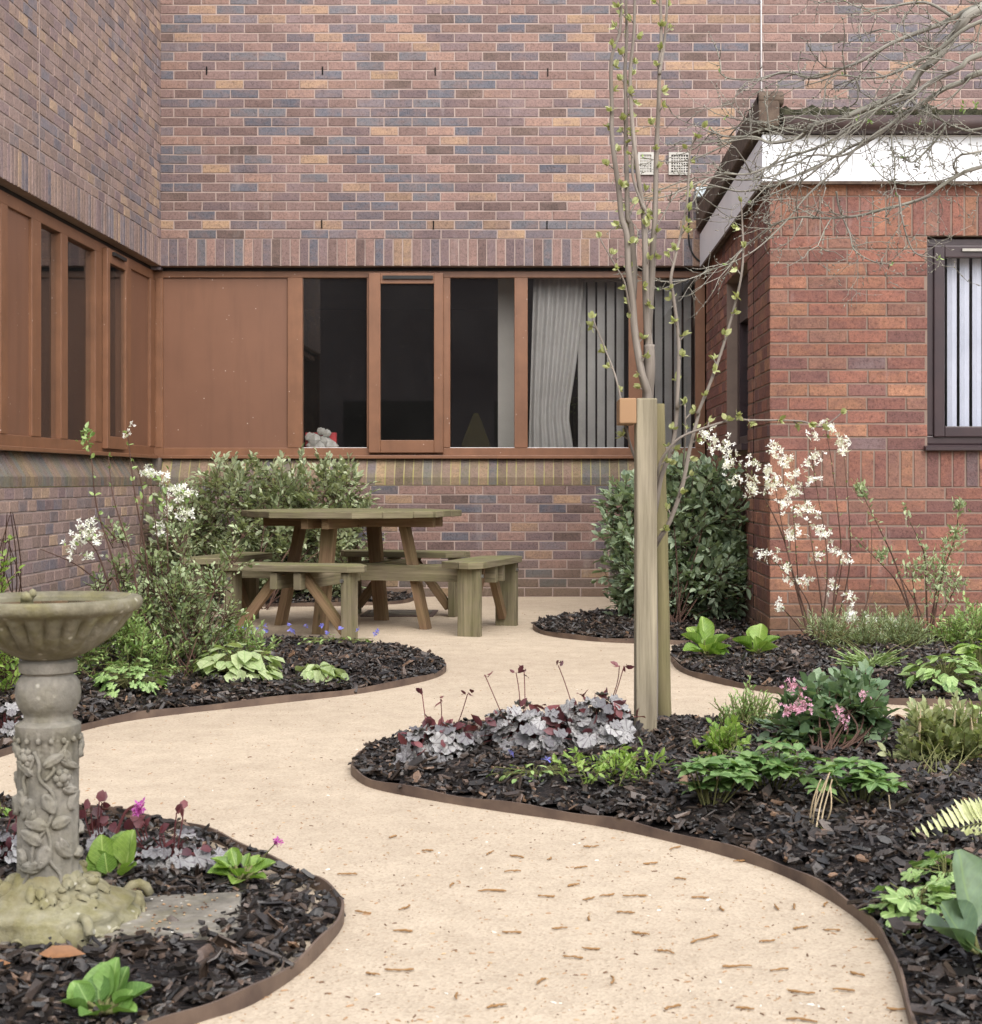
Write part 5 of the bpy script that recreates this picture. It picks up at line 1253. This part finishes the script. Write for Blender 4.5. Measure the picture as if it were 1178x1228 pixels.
# right bed by the extension
def z6(x, y): return (800 + x / 3.117, 480 + y / 3.117)
r, b = proot('blossoming_shrub', 'open white blossomed shrub in front of the corner of the red extension', 'shrub', 985, 786, 'right_front')
sm = MB(); fl = LM(); gl = LM(); d = 8.62
paths = [[(545, 935), (500, 760), (485, 600), (478, 500), (470, 400)], [(600, 945), (570, 700), (545, 560), (522, 400), (505, 300)], [(612, 940), (628, 700), (650, 570), (637, 400), (612, 210), (590, 90)], [(555, 935), (590, 760), (600, 620), (590, 500), (560, 330), (540, 200)], [(540, 930), (480, 690), (430, 500), (345, 330), (300, 260), (230, 200)], [(550, 930), (530, 760), (440, 640), (380, 585)], [(610, 930), (680, 640), (680, 420), (660, 190)], [(560, 935), (480, 830), (425, 770)], [(612, 935), (740, 780), (765, 560), (760, 450)], [(600, 935), (700, 870), (740, 800), (780, 700)], [(590, 930), (640, 700), (655, 600)], [(560, 930), (470, 640), (440, 520), (400, 300)]]
for p in paths:
    q = stem3([z6(*a) for a in p], d, .0052, .0015, sm, .07)
    for i in range(7, len(q)):
        if random.random() < .75: gl.add(q[i] + rv(.006), rv() + Vector((0, 0, .8)), rv(), random.uniform(.012, .03), random.uniform(.6, 1))
for p in ((165, 150), (150, 125), (175, 185), (225, 160), (240, 190), (240, 230), (225, 240), (250, 300), (320, 235), (315, 290), (315, 330), (330, 340), (410, 190), (395, 180), (440, 235), (450, 225), (385, 265), (370, 265), (400, 305), (420, 300), (380, 325), (470, 265), (480, 330), (470, 340), (445, 385), (435, 380), (545, 130), (545, 205), (595, 95), (610, 105), (660, 150), (655, 165), (665, 190), (535, 245), (540, 300), (500, 405), (540, 420), (525, 410), (475, 495), (460, 495), (560, 485), (595, 495), (630, 560), (555, 580), (665, 595), (350, 580), (395, 580), (445, 625), (475, 670), (520, 680), (625, 700), (420, 768), (685, 735), (690, 800), (700, 825), (680, 790), (750, 825), (840, 835), (800, 875)):
    blossom(fl, gl if random.random() < .4 else None, P(*z6(*p), d + .06 * math.sin(p[0])), .034, 11, .0195)
sm.build('stems', M['dark_stem'], r, True); gl.build('foliage', 'ovate', M['bronze'], r); fl.build('blossom', 'petal', M['petal_white'], r)
r, b = proot('thin_shrub', 'thin upright shrub with small fresh leaves below the dark framed window', 'shrub', 1110, 785, 'right_front')
sm = MB(); gl = LM(); d = 8.7
paths = [[(950, 940), (900, 750), (850, 600), (790, 470), (740, 370), (715, 325)], [(960, 940), (870, 700), (790, 600), (705, 520)], [(985, 940), (1010, 750), (1040, 620), (1075, 520), (1095, 385)], [(980, 940), (970, 750), (965, 600), (945, 530), (880, 400)], [(975, 940), (1020, 880), (1080, 820), (1160, 760)], [(970, 940), (930, 760), (915, 640)], [(985, 940), (1000, 760), (1005, 640)], [(985, 940), (1030, 800), (1090, 680)], [(980, 940), (990, 800), (1045, 560)], [(970, 940), (950, 800), (860, 640)]]
for p in paths:
    q = stem3([z6(*a) for a in p], d, .006, .0016, sm, .06)
    for i in range(9, len(q)):
        for k in range(4 if i > 15 else 2): gl.add(q[i] + rv(.012), rv() + Vector((0, 0, .9)), rv(), random.uniform(.016, .04), random.uniform(.7, 1.1))
for x, y, s_ in ((920, 630, .035), (1000, 640, .05), (1060, 545, .03), (1085, 500, .02), (1040, 740, .05), (1090, 680, .03), (1095, 400, .018), (720, 330, .018), (1010, 610, .04), (800, 580, .02), (990, 690, .05), (1040, 690, .05)):
    for k in range(64): gl.add(P(*z6(x, y), d) + rv(s_), rv() + Vector((0, 0, .9)), rv(), random.uniform(.018, .04), random.uniform(.6, 1))
sm.build('stems', M['dark_stem'], r, True); gl.build('foliage', 'ovate', M['grey_green'], r)
r, b = proot('lavender', 'grey green fine leaved mound at the foot of the red wall', 'plant', 1052, 800, 'right_front')
sprays(r, b, 8.3, [(1040, 775, .11), (1080, 770, .12), (1005, 765, .08), (1095, 785, .08), (985, 760, .06), (1060, 790, .12)], 420, 12, .034, .10, 'needle', M['grey_green'], M['green_stem'], stems=8, shell=.7, up=.9, stem_r=.003, wmul=1.3)
r, b = proot('ornamental_grass', 'arching pale grass tuft in front of the grey green mound', 'grass', 1040, 810, 'right_front')
lm = LM()
for k in range(110):
    a = random.uniform(0, 6.28); lm.add(b + Vector((random.uniform(-.05, .05), random.uniform(-.04, .04), 0)), Vector((math.cos(a) * .9, math.sin(a) * .5, random.uniform(.4, 1.1))), Vector((-math.cos(a) * .3, -math.sin(a) * .3, 1)), random.uniform(.07, .17), .5)
lm.build('blades', 'strap', M['hosta'], r)
r, b = proot('round_shrub', 'bushy bright green shrub at the right edge by the red wall', 'shrub', 1150, 795, 'right_front')
sprays(r, b, 8.5, [(1145, 770, .13), (1172, 765, .14), (1125, 785, .09), (1160, 790, .12)], 330, 9, .026, .08, 'ovate', M['fresh'], M['green_stem'], stems=8, shell=.6, up=.8, stem_r=.003)
r, b = proot('leafy_perennial', 'light green leafy clump near the edging below the dark framed window', 'plant', 1135, 828, 'right_front')
dome(r, b, .2, .14, 110, .07, 'ovate', M['geranium'], M['green_stem'], .5, 1.3)
r, b = proot('leafy_perennial', 'yellow green leaves at the right edge of the bed by the wall', 'plant', 1178, 815, 'right_front')
dome(r, b, .13, .16, 60, .08, 'ovate', M['lime'], M['green_stem'], .4, 1.3)
def bergenia(name, lab, px, py, key, leaves, mat, L0=1.0, extra=True):
    """leaves: (azimuth deg, elevation deg, length, start height)"""
    r, b = proot(name, lab, 'plant', px, py, key); lm = LM(); sm = MB()
    ex_ = [(az + random.uniform(-35, 35), min(80, el + random.uniform(0, 28)), L * random.uniform(.55, .9), h + random.uniform(0, .02)) for az, el, L, h in leaves]
    for az, el, L, h in [(a_, e_, L_ * .88, h_) for a_, e_, L_, h_ in leaves] + (ex_ if extra else []):
        az += random.uniform(-12, 12); el += random.uniform(-4, 12)
        a, e = R(az), R(el); T = Vector((math.cos(a) * math.cos(e), math.sin(a) * math.cos(e), math.sin(e)))
        N_ = Vector((-math.cos(a) * math.sin(e), -math.sin(a) * math.sin(e), math.cos(e))) + rv(.12)
        if e > R(50): N_ = Vector((-math.cos(a) * .5, -.9, .4)) + rv(.15)
        o = b + Vector((math.cos(a) * .025, math.sin(a) * .025, h)); lm.add(o, T, N_ + rv(.22), L * L0, random.uniform(.78, 1.1))
        sm.tube([b, b.lerp(o, .6) + Vector((0, 0, .004)), o + T * L * .1], [.005, .004, .0035], 6)
    sm.build('stalks', M['green_stem'], r, True); lm.build('foliage', 'paddle', mat, r); return r, b
bergenia('bergenia', 'rosette of big rounded lime leaves in front of the dark rounded shrub', 848, 792, 'right_front', [(100, 70, .15, .07), (170, 30, .14, .05), (200, 10, .13, .03), (330, 15, .13, .03), (20, 35, .13, .05), (260, 25, .12, .03), (140, 50, .14, .06), (300, 5, .12, .02)], M['lime'])
bergenia('bergenia', 'smaller lime leaved rosette beside the corner of the red extension', 908, 792, 'right_front', [(80, 60, .13, .05), (10, 30, .12, .04), (180, 25, .13, .03), (250, 20, .1, .02), (330, 20, .11, .02)], M['lime'])

# island bed
HX = (('low silver heuchera at the pointed tip of the island bed', 524, 918, .125, .10, 60), ('silver heuchera in the middle of three clumps left of the stake', 632, 912, .18, .15, 110), ('tallest silver heuchera clump, right beside the square stake', 712, 908, .16, .17, 120))
for lab, px, py, rr, hh, n in HX:
    r, b = proot('silver_heuchera', lab, 'plant', px, py, 'island', 'silver heucheras in the island bed')
    dome(r, b, rr, hh, int(n * 1.25), .062, 'round', M['heuchera'], M['red_stem'], .25, asp=.8, inner=.5, out=.8)
    lm = LM(); sm = MB()
    for k in range(34):
        a = random.uniform(0, 6.28); q = random.uniform(.2, 1.05); p = b + Vector((math.cos(a) * rr * q, math.sin(a) * rr * q * .8, hh * (1.05 - q * .7))); lm.add(p, rv() + Vector((0, 0, .4)), rv() + Vector((0, -.6, .6)), random.uniform(.035, .06), 1)
    for k in range(3):
        dx = random.uniform(-.8, .8) * rr; p0 = b + Vector((dx * .5, random.uniform(-.04, .04), hh * .5)); p1 = b + Vector((dx, random.uniform(-.05, .05), hh + random.uniform(.03, .10))); sm = MB(); sm.tube(smooth_path([p0, p0.lerp(p1, .6) + rv(.006), p1], 4), .0016, 5); sm.build('flower_stalk', M['red_stem'], r)
        for q in range(3): lm.add(p1 + rv(.006), rv() + Vector((0, 0, .3)), rv(), random.uniform(.02, .035), 1.1)
    lm.build('young_foliage', 'ovate', M['heuchera_red'], r)
r, b = proot('creeping_perennial', 'straggling yellow green ground plant at the foot of the square stake', 'plant', 735, 955, 'island')
lm = LM(); sm = MB()
for k in range(26):
    a = random.uniform(0, 6.28); p0 = b + Vector((random.uniform(-.14, .1), random.uniform(-.05, .14), .01)); p1 = p0 + Vector((math.cos(a) * .08, math.sin(a) * .05, random.uniform(.03, .09)))
    sm.tube([p0, p0.lerp(p1, .5) + Vector((0, 0, .02)), p1], .0015, 4)
    for q in range(11): f = q / 10; lm.add(p0.lerp(p1, f) + Vector((0, 0, .02 * math.sin(3 * f))), rv() + Vector((0, 0, .5)), rv(.5) + Vector((0, 0, 1)), random.uniform(.018, .034), .9)
sm.build('stems', M['green_stem'], r); lm.build('foliage', 'ovate', M['lime'], r)
r, b = proot('viburnum', 'dark glossy leaved shrub with pink flower heads in the island bed', 'shrub', 990, 925, 'island')
sprays(r, b, 5.15, [(985, 868, .115), (1022, 852, .085), (958, 878, .085), (1000, 895, .11), (1032, 838, .06), (940, 868, .05), (970, 840, .05), (1030, 890, .06), (1040, 865, .05)], 330, 7, .044, .055, 'broad', M['viburnum'], M['dark_stem'], stems=9, shell=.6, up=.5, stem_r=.004)
fl = LM()
for px, py, n in ((948, 822, 26), (955, 849, 30), (945, 853, 20), (961, 833, 12), (1006, 851, 14), (1013, 862, 10), (1036, 833, 12), (966, 846, 16)):
    fl = LM(); blossom(fl, None, P(px, py, 5.02), .02, n, .0085); fl.build('flower_head', 'petal', M['petal_pink'], r)
r, b = proot('lime_perennial', 'bright lime clump between the stake and the pink flowered shrub', 'plant', 862, 945, 'island')
sprays(r, b, 4.95, [(862, 900, .06), (870, 925, .075), (850, 918, .04), (885, 930, .05), (875, 890, .04)], 130, 8, .026, .05, 'broad', M['lime'], M['green_stem'], stems=8, shell=.7, up=.7, stem_r=.002)
r, b = proot('feathery_perennial', 'wispy green plant with tall fine tips behind the lime clump', 'plant', 895, 895, 'island')
sprays(r, b, 5.5, [(888, 865, .06), (905, 855, .05), (870, 878, .04), (915, 870, .05)], 110, 9, .018, .07, 'lance', M['fresh'], M['green_stem'], stems=8, shell=.8, up=1.3, stem_r=.002, wmul=1.4)
for lab, px, py, rr in (('deep green whorled clump at the left, nearest the path edging', 852, 978, .105), ('deep green whorled clump below the lime clump', 925, 968, .12), ('deep green whorled clump right of the dry straw stems', 1032, 985, .12)):
    r, b = proot('hellebore', lab, 'plant', px, py, 'island', 'deep green whorled clumps in the island bed')
    lm = LM(); sm = MB()
    for k in range(20):
        a = random.uniform(0, 6.28); q = rr * random.random() ** .6; t = b + Vector((math.cos(a) * q, math.sin(a) * q * .8, random.uniform(.04, .115) * (1.2 - q / rr * .4))); sm.tube([b + Vector((math.cos(a) * q * .4, math.sin(a) * q * .3, 0)), t], .0022, 5)
        a0 = random.uniform(0, 6.28)
        for j in range(8): aa = a0 + j * .785 + random.uniform(-.15, .15); e = random.uniform(-.25, .35); lm.add(t, Vector((math.cos(aa), math.sin(aa), e)), Vector((0, 0, 1)) + rv(.2), random.uniform(.042, .065), random.uniform(1.0, 1.4))
    sm.build('stems', M['green_stem'], r); lm.build('foliage', 'ovate', M['hellebore'], r)
r, b = proot('white_viola', 'tiny white flower among leaves in front of the pink flowered shrub', 'plant', 950, 930, 'island')
dome(r, b, .05, .07, 26, .035, 'broad', M['hellebore'], M['green_stem'], .5, 1.1)
fl = LM(); blossom(fl, None, P(948, 912, 4.95), .006, 4, .018); fl.build('flower', 'petal', M['petal_white'], r)
r, b = proot('bronze_perennial', 'bronze green clump with upright spikes near the right edge of the island bed', 'plant', 1125, 955, 'island')
sprays(r, b, 4.85, [(1120, 895, .10), (1152, 890, .09), (1103, 925, .08), (1140, 930, .10), (1168, 905, .09), (1110, 875, .06)], 270, 8, .036, .06, 'lance', M['bronze'], M['green_stem'], stems=10, shell=.9, up=.9, stem_r=.002, wmul=2.0)
sm = MB()
for k in range(46):
    p0 = P(random.uniform(1090, 1176), 890, 4.9 + random.uniform(-.1, .1)); p1 = p0 + Vector((random.uniform(-.012, .012), 0, random.uniform(.04, .13))); sm.tube([p0, p0.lerp(p1, .5), p1], [.0015, .0032, .0012], 5)
sm.build('stalks', M['straw'], r)
r, b = proot('leafy_perennial', 'mid green leaves at the right edge behind the bronze clump', 'plant', 1176, 915, 'island')
dome(r, b, .12, .15, 60, .06, 'ovate', M['fresh'], M['green_stem'], .4, 1.4)
# dry straw and fern
def straw(lab, px, py, lines, d):
    r, b = proot('dry_stems', lab, 'plant', px, py, 'island'); sm = MB()
    for p in lines: stem3([(x_ + random.uniform(-2, 2), y_ - (9 if i_ == len(p) - 1 else 0) * random.random()) for i_, (x_, y_) in enumerate(p)], d, .0024, .0014, sm, .03)
    sm.build('stalks', M['straw'], r, True); return r, b
def zi(x, y): return (780 + x / 2.741, 780 + y / 2.741)
r, b = straw('bunch of bent pale straw stems between two deep green clumps', 972, 1000, [[zi(522, 600), zi(535, 500), zi(560, 430)], [zi(525, 600), zi(545, 500), zi(590, 425)], [zi(540, 595), zi(560, 510), zi(585, 430)], [zi(560, 580), zi(575, 520), zi(598, 440)], [zi(575, 585), zi(598, 520), zi(596, 450)], [zi(530, 590), zi(536, 520), zi(545, 470)]], 4.02)
lm = LM()
for k in range(5): lm.add(P(*zi(555 + 9 * k, 590), 4.02), Vector((random.uniform(-1, 1), -.4, .2)), Vector((0, -.3, 1)), .03, 1.6)
lm.build('foliage', 'broad', M['lime'], r)
straw('looped dry stems left of the pale fern frond', 1060, 1030, [[zi(730, 700), zi(735, 640), zi(755, 625), zi(772, 660), zi(760, 710), zi(740, 715)], [zi(820, 700), zi(850, 640), zi(880, 560)], [zi(805, 590), zi(785, 520), zi(785, 480)], [zi(780, 700), zi(790, 640), zi(800, 600)], [zi(800, 700), zi(830, 620), zi(852, 540)], [zi(960, 670), zi(1020, 640), zi(1100, 620)]], 4.0)
r, b = proot('fern', 'pale green fern frond arching in from the right edge', 'plant', 1190, 1010, 'island')
sm = MB(); lm = LM(); q = stem3([zi(1180, 600), zi(1120, 570), zi(1050, 575), zi(960, 605), zi(865, 635)], 3.86, .0025, .0008, sm, 0, 10)
for i in range(2, len(q), 2):
    ax = (q[i] - q[i - 1]).normalized(); f = i / len(q); L = .062 * math.sin(math.pi * min(1, (1 - f) * .55 + .12))
    for sg in (-1, 1): lm.add(q[i], (ax * .5 + Vector((.05, .3, 1)) * sg).normalized(), Vector((0, -1, .35)) + rv(.15), L * random.uniform(1, 1.25), .95)
sm.build('stems', M['green_stem'], r); lm.build('foliage', 'lance', M['fern'], r)
r, b = proot('geranium', 'soft green lobed leaf clump beside the big grey green leaves at the right', 'plant', 1098, 1098, 'island')
dome(r, b, .10, .07, 46, .062, 'palm', M['geranium'], M['green_stem'], .6, 1.05, inner=.3)
r, b = proot('geranium', 'soft green lobed leaf clump just below the pale fern frond', 'plant', 1135, 1072, 'island')
dome(r, b, .08, .08, 34, .058, 'palm', M['geranium'], M['green_stem'], .6, 1.05, inner=.3)
bergenia('bergenia', 'big grey green upright leaves at the lower right edge', 1176, 1160, 'island', [(125, 74, .165, .05), (190, 30, .125, .02), (215, 52, .12, .02), (350, 35, .13, .04), (270, 25, .10, .02)], M['paddle'], extra=False)

# bed round the bird bath
r, b = bergenia('bergenia', 'upright lime leaves with a pink flower spike right of the bird bath column', 138, 1062, 'front_left', [(150, 74, .085, .02), (40, 70, .095, .02), (200, 60, .07, .01), (80, 78, .09, .02), (330, 30, .06, .01)], M['lime'])
sm = MB(); fl = LM(); stem3([(136, 1055), (138, 1010), (150, 975), (165, 965)], 3.68, .0045, .003, sm); sm.build('flower_stalk', M['red_stem'], r)
for k in range(5): blossom(fl, None, P(164 + random.uniform(-6, 6), 968 + random.uniform(-5, 5), 3.66), .006, 3, .013)
fl.build('flower', 'petal', M['petal_magenta'], r)
r, b = bergenia('bergenia', 'low green rosette with a small mauve flower near the path edge', 290, 1050, 'front_left', [(165, 28, .065, .025), (190, 12, .06, .02), (20, 22, .065, .02), (340, 5, .05, .015), (120, 45, .06, .03), (270, 10, .05, .015), (60, 40, .055, .02)], M['lime'])
sm = MB(); fl = LM(); stem3([(306, 1046), (316, 1028), (334, 1008)], 3.75, .0018, .0014, sm); sm.build('flower_stalk', M['green_stem'], r)
for k in range(4): blossom(fl, None, P(334 + random.uniform(-4, 4), 1008 + random.uniform(-4, 4), 3.75), .004, 3, .009)
fl.build('flower', 'petal', M['petal_magenta'], r)
bergenia('bergenia', 'rosette of green leaves in front of the base of the bird bath', 124, 1206, 'front_left', [(100, 62, .085, .01), (20, 35, .075, .01), (60, 50, .08, .01), (200, 30, .06, .01), (250, 20, .055, .01), (320, 20, .06, .01), (160, 50, .065, .01)], M['primrose'])
for lab, px, py, rr, n in (('silver heuchera with wine red stems right of the bird bath column', 200, 1034, .125, 85), ('silver heuchera left of the bird bath column at the picture edge', 10, 1034, .115, 80), ('small silver heuchera close behind the bird bath column', 118, 1020, .05, 22)):
    r, b = proot('silver_heuchera', lab, 'plant', px, py, 'front_left')
    dome(r, b, rr, .075, n, .05, 'round', M['heuchera'], M['red_stem'], .5, asp=.8, inner=.4)
    lm = LM(); sm = MB()
    for k in range(7):
        dx = random.uniform(-.7, .5) * rr; p0 = b + Vector((dx * .6, 0, .03)); p1 = b + Vector((dx, random.uniform(-.03, .03), random.uniform(.08, .135))); sm = MB(); sm.tube([p0, p0.lerp(p1, .6) + rv(.004), p1], .0018, 5); sm.build('flower_stalk', M['red_stem'], r)
        for q in range(2): lm.add(p1, rv() + Vector((.5, 0, .5)), rv() + Vector((0, -1, 0)), random.uniform(.022, .034), 1.2)
    for k in range(9): lm.add(b + Vector((random.uniform(-rr, rr), random.uniform(-.05, .02), random.uniform(.03, .06))), rv(), rv() + Vector((0, -1, .5)), .03, 1.2)
    lm.build('young_foliage', 'broad', M['heuchera_red'], r)
r, b = proot('leafy_perennial', 'small bright green sprout left of the bird bath column', 'plant', 2, 975, 'front_left'); dome(r, b, .03, .05, 12, .03, 'ovate', M['lime'], M['green_stem'], .4, 1.4)
for lab, px, py, L, az in (('long orange brown dry leaf lying against the bird bath base', 72, 1152, .085, 5), ('dark curled dry leaf at the lower left edge', 8, 1168, .05, 40)):
    g = G(px, py, .04); t = thing('dead_leaf', lab, 'leaf', g); lm = LM(); lm.add(g + Vector((-.04, 0, .012)), (math.cos(R(az)), math.sin(R(az)), .05), (0, -.6, .8), L, .8); lm.build('blade', 'ovate', M['dry_leaf'], t)
